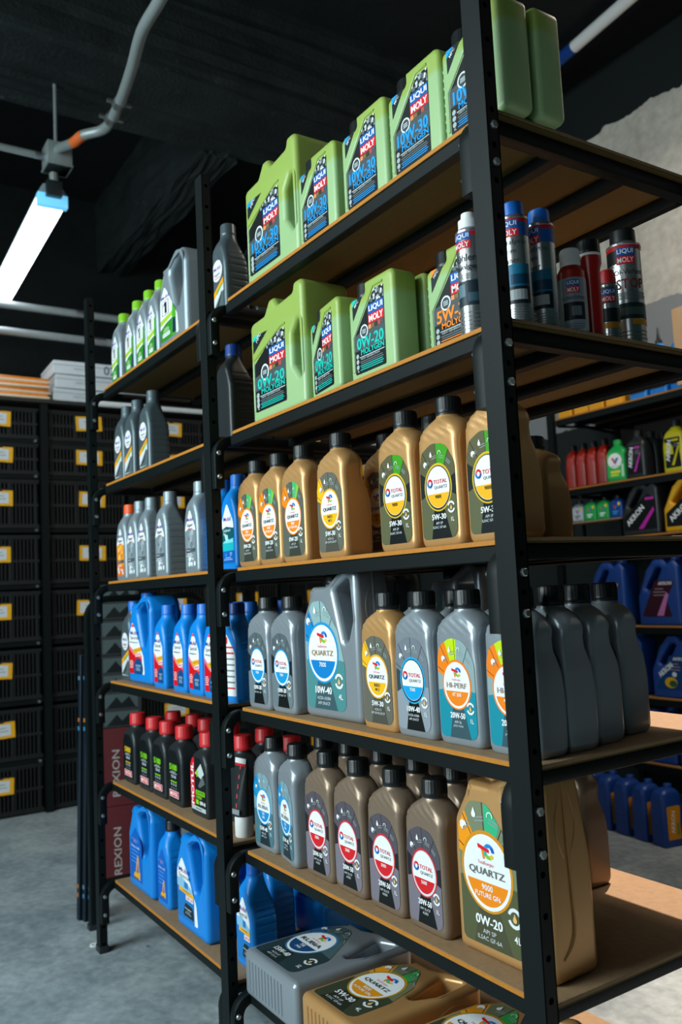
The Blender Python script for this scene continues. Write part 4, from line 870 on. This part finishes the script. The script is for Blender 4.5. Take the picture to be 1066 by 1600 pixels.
rack = root('shelving_rack', 'tall black metal rack of two bays with brown boards, full of oil bottles', 'shelving rack', (0, 0, 0))
for x in (0, XM, XL):
    for y in (0, DEP-PD):
        p = ob('post', PM, rack, (x, y, 0)); ob('foot', FOOT, p)
def board_mesh(w):
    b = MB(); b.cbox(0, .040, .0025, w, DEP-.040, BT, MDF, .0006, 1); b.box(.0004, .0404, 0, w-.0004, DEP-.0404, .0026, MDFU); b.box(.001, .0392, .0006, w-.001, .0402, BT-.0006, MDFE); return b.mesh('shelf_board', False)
def rail_mesh(w, h, d):
    b = MB(); b.cbox(0, 0, -h, w, d, 0, BLACKM, .0015, 1); return b.mesh('rail', False)
for xa, xb in ((XM, -PW), (XL, XM-PW)):
    bw = (xb+.010)-(xa+.043); BMSH = board_mesh(bw); x0 = xa+.025; x1 = xb-.025
    FR = rail_mesh(x1-x0, .024, .022); CR = rail_mesh(x1-x0, .020, .025)
    for z in ZS:
        for x in (xa+.0125, xb-.0125):
            h = ob('end_hoop', HM, rack, (x, 0, z))
            for zz in (-.043, -.0995):
                if x < (xa+xb)/2: ob('bolt', BD, h, (.0123, .0105, zz), (0, R(90), 0))
                else:
                    ob('bolt', BM_, h, (.0125+PW, .0125, zz)); ob('bolt', BM_, h, (-.0123, .0105, zz), (0, 0, pi)); 
        ob('front_rail', FR, rack, (x0, .042, z)); ob('rear_rail', FR, rack, (x0, DEP-.064, z))
        for y in (.20, .362): ob('cross_beam', CR, rack, (x0, y, z-.0005))
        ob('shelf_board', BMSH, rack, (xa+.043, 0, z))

# ------------------------------------------------------------------ stock on the right bay
F = .058
G1 = 'green canisters on the top shelf'
place('lm5_10w30', 'large green 10W-30 oil jug with handle, leftmost green one on the top shelf', (-.886, F, ZT[0]), 0, G1)
for x, l in ((-.637, 'green 10W-30 canister on the top shelf, right beside the large jug'), (-.466, 'green 10W-30 canister on the top shelf, second after the large jug'), (-.310, 'green 10W-30 canister on the top shelf, third after the large jug'), (-.158, 'green 10W-30 canister on the top shelf, half hidden by front post')):
    place('lm_10w30', l, (x, F, ZT[0]), 0, G1)
place('lm_10w30', 'green canister at the right end of the top shelf, behind the front one', (-.156, F+.068, ZT[0]), 0, G1)
G2 = 'green canisters on the second shelf'
place('lm5_0w20', 'large green 0W-20 oil jug with handle on the second shelf', (-.884, F, ZT[1]), 0, G2)
place('lm_0w20', 'narrow-looking green 0W-20 canister turned left beside the large second-shelf jug', (-.634, F+.012, ZT[1]), R(-9), G2)
place('lm_0w20', 'green 0W-20 canister standing alone in the middle of the second shelf', (-.468, F, ZT[1]), 0, G2)
place('lm_0w20', 'green canister behind the middle 0W-20 canister on the second shelf', (-.462, F+.068, ZT[1]), 0, G2)
place('lm_5w30', 'green canister with orange 5W-30 lettering behind the white-capped can', (-.278, .098, ZT[1]), 0, G2)
G3 = 'cans at the right end of the second shelf'
def pc(key, r, label, x, y, rz, sc=None): return place(key, label, (x+r*sin(R(rz)), y-r*cos(R(rz)), ZT[1]), R(rz), G3, None, sc)
pc('can_white', .0215, 'silver spray can with white cap left of the front post', -.124, .066, 22)
pc('can_blue', .0215, 'silver and blue can with blue cap, next to the front post', -.055, .097, 36)
pc('can_blue', .0215, 'silver and blue can with blue cap, second from the front post', -.055, .153, 18)
pc('sealant', .0285, 'short grey bottle with red shoulder and white cap among the cans', -.055, .217, 46, (.80, .80, 1.10))
pc('red_cyl', .026, 'red plastic cylinder with a black cap among the cans', -.055, .264, 40, (.75, .75, 1.10))
pc('can_small', .0165, 'smallest tin can with red cap between the red cylinder and tall can', -.072, .327, 52, (1, 1, 1.08))
pc('can_stop', .0290, 'tall silver can with black cap and STOP lettering, last in row', -.090, .400, 50, (1, 1, 1.12))
G4 = 'gold bottles on the third shelf'
XS = (.955, 1, 1)
def pq(key, l, x, y, k, rz=0, g=None): return place(key, l, (x, y, ZT[k]), rz, g, None, XS)
pq('gold_orange', 'gold 0W-20 bottle, first from the left on the third shelf', -.935, F, 2, 0, G4)
pq('gold_orange', 'gold 0W-20 bottle, second from the left on the third shelf', -.826, F, 2, 0, G4)
pq('gold_orange', 'gold 0W-20 bottle, third from the left on the third shelf', -.716, F, 2, 0, G4)
pq('gold_ineo', 'gold 5W-30 bottle with yellow label wedge, in the middle of the third shelf', -.567, F, 2, 0, G4)
pq('gold_old', 'gold 5W-30 bottle with green wedge, left of the three at the right', -.349, F, 2, 0, G4)
pq('gold_old', 'gold 5W-30 bottle with green wedge, middle of the three at the right', -.228, F, 2, 0, G4)
pq('gold_old', 'gold 5W-30 bottle with green wedge, partly hidden by the front post', -.108, F, 2, 0, G4)
place('gold_old', 'shorter gold bottle behind the one hidden by the front post', (-.172, .19, ZT[2]), 0, G4, None, (.955, 1, .72))
pq('gold_ineo', 'gold bottle in shadow behind the yellow-wedge bottle on the third shelf', -.545, F+.10, 2, 0, G4)
pq('gold_ineo', 'gold bottle in shadow behind the left of the three green-wedge bottles', -.365, F+.075, 2, R(-6), G4)
pq('gold_ineo', 'gold bottle in second row behind third orange-label bottle', -.70, F+.085, 2, 0, G4)
G5 = 'bottles on the fourth shelf'
pq('grey_old', 'grey 10W-30 bottle, leftmost on the fourth shelf', -.897, .052, 3, 0, G5)
pq('grey_old', 'grey 10W-30 bottle, second on the fourth shelf, left of the big jug', -.790, .056, 3, 0, G5)
place('jug_7000', 'large grey 10W-40 jug with handle standing on the fourth shelf', (-.724, .072, ZT[3]), R(2), G5)
pq('gold_ineo', 'gold 5W-30 bottle among grey ones on the fourth shelf', -.447, .068, 3, 0, G5)
pq('grey_7000', 'grey 10W-40 bottle with blue circle right of the gold one', -.337, .066, 3, 0, G5)
pq('hiperf', 'grey 20W-50 bottle with orange label, fully visible on the fourth shelf', -.222, .068, 3, 0, G5)
pq('hiperf', 'grey bottle with orange label cut by the front post', -.100, .066, 3, 0, G5)
for i, (x, y) in enumerate(((-.103, .137), (-.116, .212), (-.140, .308))):
    pq('grey_old', 'grey bottle at the right end of the fourth shelf, %s behind the front one' % ('first', 'second', 'third')[i], x, y, 3, 0, G5)
pq('grey_7000', 'grey bottle behind the fully visible orange-label bottle', -.222, .145, 3, 0, G5)
pq('grey_7000', 'grey bottle behind the blue-circle 10W-40 bottle', -.345, .15, 3, 0, G5)
pq('grey_7000', 'grey bottle behind the gold one on the fourth shelf', -.47, .16, 3, 0, G5)
pq('grey_old', 'grey bottle behind the second 10W-30 bottle, by the big jug', -.80, .145, 3, 0, G5)
place('jug_7000', 'large grey jug in the back row of the fourth shelf', (-.68, .36, ZT[3]), 0, G5)
G6 = 'bottles on the fifth shelf'
pq('rubia', 'grey 15W-40 bottle with blue label, leftmost on the fifth shelf', -.930, .070, 4, 0, G6)
pq('rubia', 'grey 15W-40 bottle with blue label turned left, second on the fifth shelf', -.815, .064, 4, R(-10), G6)
for x, l in ((-.686, 'first'), (-.572, 'second'), (-.452, 'third'), (-.334, 'fourth')):
    pq('brown_5000', 'brown 20W-50 bottle with red circle, %s of four from the left' % l, x, .066, 4, 0, G6)
place('jug_gf6', 'large gold 0W-20 jug behind the front post on the fifth shelf', (-.262, .074, ZT[4]), R(1), G6)
for i, x in enumerate((-.86, -.752, -.628, -.508, -.393)):
    pq('brown_5000', 'brown bottle of the second row on the fifth shelf, %s from left' % ('first', 'second', 'third', 'fourth', 'fifth')[i], x, .162, 4, 0, G6)
for i, x in enumerate((-.82, -.70, -.58, -.46)):
    pq('brown_5000', 'brown bottle of the third row on the fifth shelf, %s from left' % ('first', 'second', 'third', 'fourth')[i], x, .252, 4, 0, G6)
pq('brown_5000', 'dark brown bottle at the rear right of the fifth shelf', -.345, .418, 4, 0, G6)
G7 = 'jugs lying on the bottom shelf'
lie = (R(-90), 0, 0)
place('jug_rubia', 'grey 15W-40 jug lying on its back on the bottom shelf', (-.962, .022, ZT[5]+.10), 0, G7, lie)
place('jug_gf6_5w30', 'gold 5W-30 jug lying on its back beside the grey lying jug', (-.700, .018, ZT[5]+.10), 0, G7, lie)
place('jug_gf6_5w30', 'gold jug lying on its back, rightmost on the bottom shelf', (-.455, .055, ZT[5]+.10), 0, G7, lie)

# ------------------------------------------------------------------ stock on the left bay
H1 = 'bottles on the left top shelf'
for x, l in ((-1.885, 'first'), (-1.745, 'second'), (-1.638, 'third'), (-1.540, 'fourth')):
    place('m1', 'silver bottle with lime green cap, %s from left on the left top shelf' % l, (x, .065, ZT[0]), 0, H1)
place('jug_m1', 'large silver jug with lime green cap on the left top shelf', (-1.478, .065, ZT[0]), 0, H1)
place('super_dark', 'dark silver bottle seen just right of the middle post, top shelf', (-1.10, .082, ZT[0]), 0, H1)
place('super_dark', 'dark silver bottle behind the one right of the middle post, top shelf', (-1.095, .165, ZT[0]), 0, H1)
H2 = 'bottles on the left second shelf'
for x, l in ((-1.880, 'first'), (-1.778, 'second'), (-1.638, 'third')):
    place('super_dark', 'dark silver bottle with orange stripe, %s from left on left second shelf' % l, (x, .065, ZT[1]), 0, H2)
place('black_tall', 'tall black bottle with blue cap right of the middle post, second shelf', (-1.095, .08, ZT[1]), 0, H2)
H3 = 'bottles on the left third shelf'
place('super_orange', 'silver bottle with orange cap and orange label on left third shelf', (-1.878, .065, ZT[2]), 0, H3)
for x, l in ((-1.776, 'first'), (-1.676, 'second'), (-1.520, 'third'), (-1.292, 'fourth')):
    place('super', 'silver bottle with grey label, %s after the orange-capped one' % l, (x, .065, ZT[2]), 0, H3)
place('marine', 'blue outboard oil bottle behind the middle post, third shelf', (-1.195, .085, ZT[2]), 0, H3)
place('marine', 'blue outboard oil bottle seen right of the middle post, third shelf', (-1.085, .078, ZT[2]), 0, H3)
H4 = 'bottles on the left fourth shelf'
place('super_bluecap', 'silver bottle with blue cap, leftmost on the left fourth shelf', (-1.885, .075, ZT[3]), 0, H4)
place('jug_special', 'large blue handled jug with red and white label, left fourth shelf', (-1.828, .065, ZT[3]), 0, H4)
for x, l in ((-1.552, 'first'), (-1.400, 'second'), (-1.288, 'third'), (-1.184, 'fourth')):
    place('special', 'blue bottle with red and white label, %s right of the blue jug' % l, (x, .062, ZT[3]), 0, H4)
place('blue_white', 'blue bottle with white label seen right of the middle post', (-1.066, .055, ZT[3]), R(12), H4)
for i, (x, y) in enumerate(((-1.22, .165), (-1.225, .27), (-1.50, .20), (-1.36, .2))):
    place('special', 'back-row blue bottle on the left fourth shelf, %s' % ('nearest the middle post', 'rearmost by the middle post', 'behind the first small blue bottle', 'behind the second small blue bottle')[i], (x, y, ZT[3]), 0, H4)
H5 = 'black bottles with red caps'
place('m5000', 'black bottle with red cap and yellow 5000 on the label', (-1.872, .072, ZT[4]), 0, H5)
for x, l in ((-1.728, 'first'), (-1.612, 'second'), (-1.486, 'third')):
    place('m5100', 'black bottle with red cap and green 5100, %s of three' % l, (x, .074, ZT[4]), 0, H5)
place('scooter', 'black bottle with red cap and red MOTUL band beside middle post', (-1.318, .076, ZT[4]), 0, H5)
for i, (x, y) in enumerate(((-1.80, .165), (-1.68, .185), (-1.56, .175), (-1.42, .19), (-1.20, .12), (-1.26, .215), (-1.085, .20))):
    place('red_capped', 'back-row red-capped black bottle on the left fifth shelf, %s' % ('first from left', 'second from left', 'third from left', 'fourth from left', 'fifth, just left of the tube', 'rearmost beside the middle post', 'behind the white-capped tube')[i], (x, y, ZT[4]), 0, H5)
place('grease_tube', 'black grease tube standing on its white cap beside the middle post', (-1.07, .066, ZT[4]), R(8))
H6 = 'blue bottles on the left bottom shelf'
place('jug_digger', 'large blue jug with a yellow excavator on the label', (-1.862, .062, ZT[5]), 0, H6)
place('digger', 'blue bottle with black cap and yellow excavator on the label', (-1.602, .075, ZT[5]), 0, H6)
place('jug_sae50', 'large blue SAE 50 jug beside the middle post, bottom shelf', (-1.455, .058, ZT[5]), 0, H6)
place('jug_sae50', 'large blue jug behind the front SAE 50 jug, bottom shelf', (-1.50, .21, ZT[5]), 0, H6)
place('special_sae', 'blue bottle with white label between middle post and grey lying jug', (-1.083, .082, ZT[5]), 0, H6)
place('special_sae', 'blue bottle with blue cap behind the one beside the middle post', (-1.16, .175, ZT[5]), 0, H6)
place('jug_digger', 'dark blue jug lying in the shadow behind the grey lying jug', (-1.26, .29, ZT[5]+.10), 0, H6, lie)

# ------------------------------------------------------------------ crates on the far left rack
XC = -4.05
cr = root('crate_rack', 'black metal rack holding the black plastic crates at far left', 'shelving rack', (XC, 0, 0))
rows = [(2.03, .17), (1.835, .17), (1.52, .275), (1.21, .275), (.90, .275), (.585, .275), (.27, .275), (.03-.06+.03, .245)]
rows = [(2.045, .175), (1.845, .175), (1.545, .27), (1.235, .27), (.925, .27), (.61, .27), (.295, .27), (.012, .255)]
ys = [-.155+.5*i for i in range(7)]
b = MB(); b.box(-.02, -.02, 0, .02, .02, 2.25, BLACKM); CPM = b.mesh('post', False)
b = MB(); b.box(-.4, 0, -.022, 0, ys[-1]-ys[0], 0, BLACKM); CSM = b.mesh('shelf', False)
for y in ys:
    ob('post', CPM, cr, (.03, y, 0)); ob('post', CPM, cr, (-.4, y, 0))
for z, h in rows[:-1]:
    o = ob('shelf', CSM, cr, (.03, ys[0], z-.004))
    for y in ys[1:]:
        bo = ob('bolt', BM_, o, (.005, y-ys[0]-.05, -.01)); bo.scale = (4, 1.4, 1.4)
b = MB(); b.cbox(-.45, -.05, 0, .06, ys[-1]-ys[0]+.05, .022, mat('dark_top_board', '#2a2822', .7), .002, 1); ob('top_board', b.mesh('top_board', False), cr, (0, ys[0], 2.25))
b = MB(); b.tube([(.075, 0, 0), (.075, 2.2, 0)], .015, WHITEP, 10); ob('edge_tube', b.mesh('edge_tube'), cr, (0, .64, 2.264))
def crate_mesh(wy, dx, h):
    b = MB(); t = .006; k = .022
    b.box(-dx, 0, 0, 0, wy, t, CRATE); b.box(-dx, 0, 0, -dx+t, wy, h, CRATE); b.box(-dx, 0, 0, 0, t, h, CRATE); b.box(-dx, wy-t, 0, 0, wy, h, CRATE)
    for z0, z1 in ((t, k), (h-k, h), (h*.45, h*.45+.014)): b.box(-t, 0, z0, .002, wy, z1, CRATE)
    n = 22
    for i in range(n+1):
        y = i*(wy-.008)/n; b.box(-t, y, t, 0, y+(.016 if i % 7 == 0 else .008), h, CRATE)
    b.box(-t, wy*.34, h*.45, .001, wy*.66, h*.8, CRATE)
    for z in (0, h-.012): b.box(-.004, -.004, z, .006, wy+.004, z+.012, CRATE)
    return b.mesh('crate_body', False)
def tag_mesh():
    b = MB(); b.box(0, -.075, -.04, .004, .075, -.028, TAGY); b.box(0, -.075, -.04, .004, -.062, .045, TAGY); b.box(0, .055, -.04, .004, .075, .045, TAGY)
    b.box(0, -.075, .034, .004, -.01, .045, TAGY); b.box(0, .02, .034, .004, .075, .045, TAGY); b.box(0, -.062, -.03, .002, .062, .04, TAGY); return b.mesh('tag_holder', False)
TGM = tag_mesh(); b = MB(); b.box(.0022, -.058, -.026, .003, .053, .034, PAPER)
for i in range(2): b.box(.003, -.03+.01*i, .012-.016*i, .0033, .03+.01*i, .016-.016*i, ink('#8a9296'))
TPM = b.mesh('paper_tag', False)
CRM = {}
colw = ('leftmost', 'second', 'third', 'fourth', 'fifth', 'sixth'); roww = ('top', 'second', 'third', 'fourth', 'fifth', 'sixth', 'seventh', 'bottom')
for ci in range(6):
    for ri, (z, h) in enumerate(rows):
        if h not in CRM: CRM[h] = crate_mesh(.44, .36, h)
        t = root('plastic_crate', 'black slatted crate with yellow tag, %s column, %s row' % (colw[ci], roww[ri]), 'crate', (XC+.02, ys[ci]+.03, z), (0, 0, 0), 'crates on the far left rack')
        ob('crate_body', CRM[h], t); g = ob('tag_holder', TGM, t, (.003, .225+random.uniform(-.015, .015), h*.60), (R(random.uniform(-3, 3)), 0, 0)); ob('paper_tag', TPM, g)
# cartons and packets on top of the crates
for i in range(3):
    t = root('white_carton', 'flat white carton on the crate rack, %s of the stack of three' % ('bottom', 'middle', 'top')[i], 'box', (-4.02, .405+.012*(i % 2), 2.272+.081*i), (0, 0, R(2-2*i)), 'white cartons on the crate rack')
    b = MB(); b.cbox(-.34, 0, .001, 0, .62, .078, CARDW, .003, 1); ob('carton_body', b.mesh('carton_body', False), t)
    b = MB(); b.box(-.342, -.0012, .052, .0014, .6212, .056, ink('#98a4aa')); ob('lid_edge', b.mesh('lid_edge', False), t)
    L = MB(); vs, fs, W, H = glyphs('PARTS-2205', .0); L.add([(.0016, .16+x*.018, .034+y*.018) for x, y in vs], fs, ink('#8a98a0'))
    if i == 2:
        vs, fs, W, H = glyphs('0205', .0); L.add([(.0018, .36+x*.075, .04+y*.075) for x, y in vs], fs, ink('#28323a'))
    ob('marking', L.mesh('marking', False), t)
ORP = mat('orange_packet_film', '#f08a2c', .25, 0, 40, .2); CRP = mat('cream_packet_film', '#e8d0b0', .3, 0, 40, .1)
for i in range(4):
    t = root('orange_packet', 'orange and cream wrapped packet on the crate rack, %s from the bottom' % ('first', 'second', 'third', 'fourth')[i], 'packet', (-4.0, .038+.012*(i % 2), 2.273+.031*i), (0, 0, R(3*(i % 2)-1)), 'orange packets beside the white cartons')
    b = MB(); b.cbox(-.3, 0, 0, 0, .34, .015, CRP, .004); ob('tray', b.mesh('tray'), t)
    b = MB(); b.cbox(-.29, .01, .0145, -.004, .33, .030, ORP, .006); ob('wrapper', b.mesh('wrapper'), t)
t = root('white_carton', 'small white carton at the left edge beside the orange packets', 'box', (-4.0, -.08, 2.272)); b = MB(); b.cbox(-.2, 0, 0, 0, .12, .085, CARDW, .003, 1); ob('carton_body', b.mesh('carton_body', False), t)
b = MB(); b.box(-.202, -.001, .06, .001, .121, .064, ink('#98a4aa')); ob('lid_edge', b.mesh('lid_edge', False), t)

# ------------------------------------------------------------------ things standing left of the rack
t = root('display_stand', 'low black tube stand with a bent top left of the rack', 'stand', (-2.20, .045, 0))
b = MB(); P = [(0, 0, 0), (0, 0, 1.06)]+[(0, .07-.07*cos(pi/2*i/6), 1.06+.07*sin(pi/2*i/6)) for i in range(1, 7)]+[(0, .38, 1.13)]+[(0, .38+.07*sin(pi/2*i/6), 1.06+.07*cos(pi/2*i/6)) for i in range(1, 7)]+[(0, .45, 0)]
b.sweep(P, fillet([(-.012, -.015, .003), (.012, -.015, .003), (.012, .015, .003), (-.012, .015, .003)], 2), BLACKM, up=(1, 0, 0)); ob('hoop', b.mesh('hoop'), t)
b = MB(); b.box(-.012, .01, .13, .012, .44, .155, BLACKM); ob('strut', b.mesh('strut', False), t)
for y in (0, .45):
    b = MB(); b.cbox(-.016, y-.019, 0, .016, y+.019, .02, BLKP, .003); ob('foot', b.mesh('foot'), t)
MAR = mat('maroon_carton', '#5a1a20', .6, 0, 40, .1); DKC = mat('charcoal_carton', '#262c2e', .65, 0, 40, .1)
def carton(label, z, h, m, txt=None, wedge=False):
    t = root('carton', label, 'box', (-2.62, .205, z), (0, 0, R(-12)), 'cartons stacked left of the rack')
    b = MB(); b.cbox(-.2, 0, 0, 0, .17, h-.002, m, .002, 1); ob('carton_body', b.mesh('carton_body', False), t)
    L = MB()
    if txt:
        vs, fs, W, H = glyphs(txt, .015); sc = (h*.62)/W; sc = min(sc, .052)
        L.add([(.0006, .062-y*sc*.8, h*.42+x*sc) for x, y in vs], fs, ink('#a8a4a2'))
    if wedge:
        for k in range(2):
            z0 = h*.06+h*.48*k; L.add([(.0006, .02, z0), (.0006, .155, z0), (.0006, .155, z0+h*.38), (.0006, .02, z0+h*.38)], [(0, 1, 2, 3)], ink('#4c5a5c'))
            L.add([(.001, .03, z0), (.001, .07, z0+h*.30), (.001, .09, z0+h*.12), (.001, .12, z0+h*.3), (.001, .145, z0)], [(0, 1, 2), (2, 3, 4), (0, 2, 4)], ink('#1c2224'))
    if L.v: ob('print', L.mesh('print', False), t)
carton('maroon carton with vertical REXION lettering standing on the floor', 0, .30, MAR, 'REXION')
carton('maroon carton with vertical REXION lettering, second from the floor', .30, .31, MAR, 'REXION')
for i in range(4): carton('charcoal carton with wedge print, %s above the maroon cartons' % ('first', 'second', 'third', 'fourth')[i], .61+.145*i, .145, DKC, None, True)
WB = mat('navy_sleeve_card', '#0b1a26', .4, 0, 40, .1)
for i in range(3):
    t = root('blade_sleeve', 'long narrow navy sleeve leaning beside the display stand, %s of three' % ('left', 'middle', 'right')[i], 'packet', (-2.32+.028*i, .035+.012*i, 0), (R(-1.5), 0, R(8)), 'long sleeves by the display stand')
    b = MB(); b.cbox(-.011, -.012, .0, .011, .012, .93, WB, .002, 1); ob('sleeve', b.mesh('sleeve', False), t)
    L = MB(); rr = random.Random(i)
    for z in (.08, .11, .66, .69, .84): L.add([(-.007, -.0125, z), (.007, -.0125, z), (.007, -.0125, z+.014), (-.007, -.0125, z+.014)], [(0, 1, 2, 3)], ink(rr.choice(['#3a7aa0', '#a8642c', '#5a7c90'])))
    ob('print', L.mesh('print', False), t)
t = root('washer', 'small white washer lying on the floor before the left post', 'washer', (-2.055, .004, .001))
b = MB(); n = 20; rs = [[(r*cos(2*pi*j/n), r*sin(2*pi*j/n), z) for j in range(n)] for r, z in ((.006, 0), (.015, 0), (.015, .004), (.006, .004), (.006, 0))]; b.rings(rs, WHITEP, False, False); ob('ring', b.mesh('ring'), t)

# ------------------------------------------------------------------ rack behind, across the rear aisle
YB = 2.42; BZ = [1.93, 1.565, 1.30, .885, .565, .27]
br = root('shelving_rack', 'black metal rack against the back wall with jugs and bottles', 'shelving rack', (0, YB, 0))
for x in (-2.19, -1.19, -.19):
    for y in (0, .5):
        p = ob('post', PM, br, (x+PW, y, 0))
for xa in (-2.15, -1.15):
    BB = MB(); BB.cbox(0, .02, 0, .95, .5, .008, MDF, .001, 1); BB.box(.001, .0192, .001, .949, .0202, .007, MDFE); BB = BB.mesh('shelf_board', False); FR = rail_mesh(.95, .03, .022); CR = rail_mesh(.95, .02, .025)
    for z in BZ:
        o = ob('shelf_board', BB, br, (xa, 0, z)); ob('front_rail', FR, br, (xa, .022, z)); 
        for y in (.16, .32, .46): ob('cross_beam', CR, br, (xa, y, z-.0005))
        b = MB(); b.tube([(.01, .03, -.03), (.12, .48, -.03)], .007, BLACKM, 6); b.tube([(.01, .48, -.04), (.12, .03, -.04)], .007, BLACKM, 6); ob('brace', b.mesh('brace'), br, (xa, 0, z))
zb = [z+.008 for z in BZ]; K = 'stock on the rack behind'
YELB = mat('yellow_carton', '#f4a81e', .6, 0, 40, .08)
for i, x in enumerate((-2.135, -2.03, -1.935, -1.83)):
    t = root('yellow_carton', 'small yellow carton on the rear rack top, %s from left' % ('first', 'second', 'third', 'fourth')[i], 'box', (x, YB+.03, zb[0]), (0, 0, R((-2, 3, -3, 1)[i])), 'yellow cartons on the rear rack')
    b = MB(); b.cbox(0, 0, 0, .088, .12, .115, YELB, .002, 1); ob('carton_body', b.mesh('carton_body', False), t); b = MB(); b.box(.02, -.0008, .09, .068, 0, .094, ink('#c88410')); b.box(.0, -.0008, .111, .088, .04, .1155, ink('#e89a18')); ob('flap', b.mesh('flap', False), t)
for i, x in enumerate((-1.66, -1.55, -1.44, -1.33)): place('nozzle', 'blue nozzle bottle with purple label on the rear rack top, %s from left' % ('first', 'second', 'third', 'fourth')[i], (x, YB+.05, zb[0]), 0, 'nozzle bottles')
t = root('cardboard_box', 'tan cardboard box on the rear rack top by the nozzle bottles', 'box', (-1.40, YB-.02, zb[0]), (0, 0, R(-4))); b = MB(); b.cbox(0, 0, .0, .16, .045, .34, KRAFT, .003, 1); ob('box_body', b.mesh('box_body', False), t); b = MB(); b.box(.075, -.0008, 0, .085, 0, .34, ink('#b88a62')); ob('tape', b.mesh('tape', False), t)
for i in range(4): place('red_oil', 'red oil bottle on the rear rack, %s from left' % ('first', 'second', 'third', 'fourth')[i], (-2.135+.066*i, YB+.085, zb[1]), R(-75), 'red bottles on the rear rack', None, (1, .8, 1))
place('valv', 'green bottle with a round white emblem on the rear rack', (-1.80, YB+.03, zb[1]), R(10), K)
for i in range(5): place('akr_black', 'black bottle with pink stripe on the rear rack, %s of its file' % ('front', 'second', 'third', 'fourth', 'last')[i], (-1.69+.004*i, YB+.03+.085*i, zb[1]), 0, 'black bottles on the rear rack')
for i in range(2): place('akr_yellow', 'yellow oil bottle on the rear rack, %s' % ('next to the black bottles', 'at the right picture edge')[i], (-1.485+.12*i, YB+.03, zb[1]), 0, 'yellow bottles on the rear rack')
t = root('mini_shelf', 'narrow board carrying a row of small bottles on the rear rack', 'shelf', (-2.12, YB+.02, zb[2]+.085)); b = MB(); b.cbox(0, 0, 0, .33, .12, .008, MDF, .001, 1); ob('board', b.mesh('board', False), t)
for x in (.01, .31):
    b = MB(); b.box(x, .01, -.085, x+.012, .022, 0, BLACKM); b.box(x, .1, -.085, x+.012, .112, 0, BLACKM); ob('leg', b.mesh('leg', False), t)
for i, (k, n) in enumerate((('mini_grey', 'first grey'), ('mini_green', 'left green'), ('mini_green', 'right green'), ('mini_blue', 'navy'))): place(k, 'small bottle on the narrow rear board, the %s one' % n, (-2.06+.078*i, YB+.035, zb[2]+.094), 0, 'small bottles on the rear rack', None, (.85, .85, .85))
place('ajug_black', 'black jug with white lettering and pink stripe on the rear rack', (-1.79, YB+.03, zb[2]-.10+.1), 0, K, None, (.92, .9, .80))
place('ajug_yellow', 'amber yellow jug with slanted handle on the rear rack', (-1.56, YB+.03, zb[2]), 0, K, None, (1, 1, .80))
place('ajug_blue_pink', 'blue jug with maroon label on the rear rack, left one', (-2.03, YB+.03, zb[3]), 0, K)
place('ajug_blue_pink', 'blue jug with maroon label on the rear rack, right one', (-1.735, YB+.03, zb[3]), 0, K)
place('ajug_blue_pink', 'blue jug at the right picture edge on the rear rack', (-1.46, YB+.03, zb[3]), 0, K)
place('ajug_blue', 'blue jug with yellow round emblem, right of the grey bottle tops', (-1.69, YB+.03, zb[4]-.0), 0, K, None, (1, 1, .92))
place('ajug_blue', 'blue jug with yellow round emblem, hidden behind the grey bottles', (-1.96, YB+.03, zb[4]), 0, K, None, (1, 1, .92))
for i in range(3): place('ajug_blue', 'blue jug low on the rear rack above the floor bottles, %s' % ('left', 'middle', 'right')[i], (-2.06+.24*i, YB+.03, zb[5]), 0, 'low blue jugs', None, (1, 1, .8))
for i in range(6): place('blue_floor', 'blue bottle with side label on the floor, %s from left' % ('first', 'second', 'third', 'fourth', 'fifth', 'sixth')[i], (-2.00+.105*i, YB-.12-.012*i, .0), R(80), 'blue bottles on the floor')
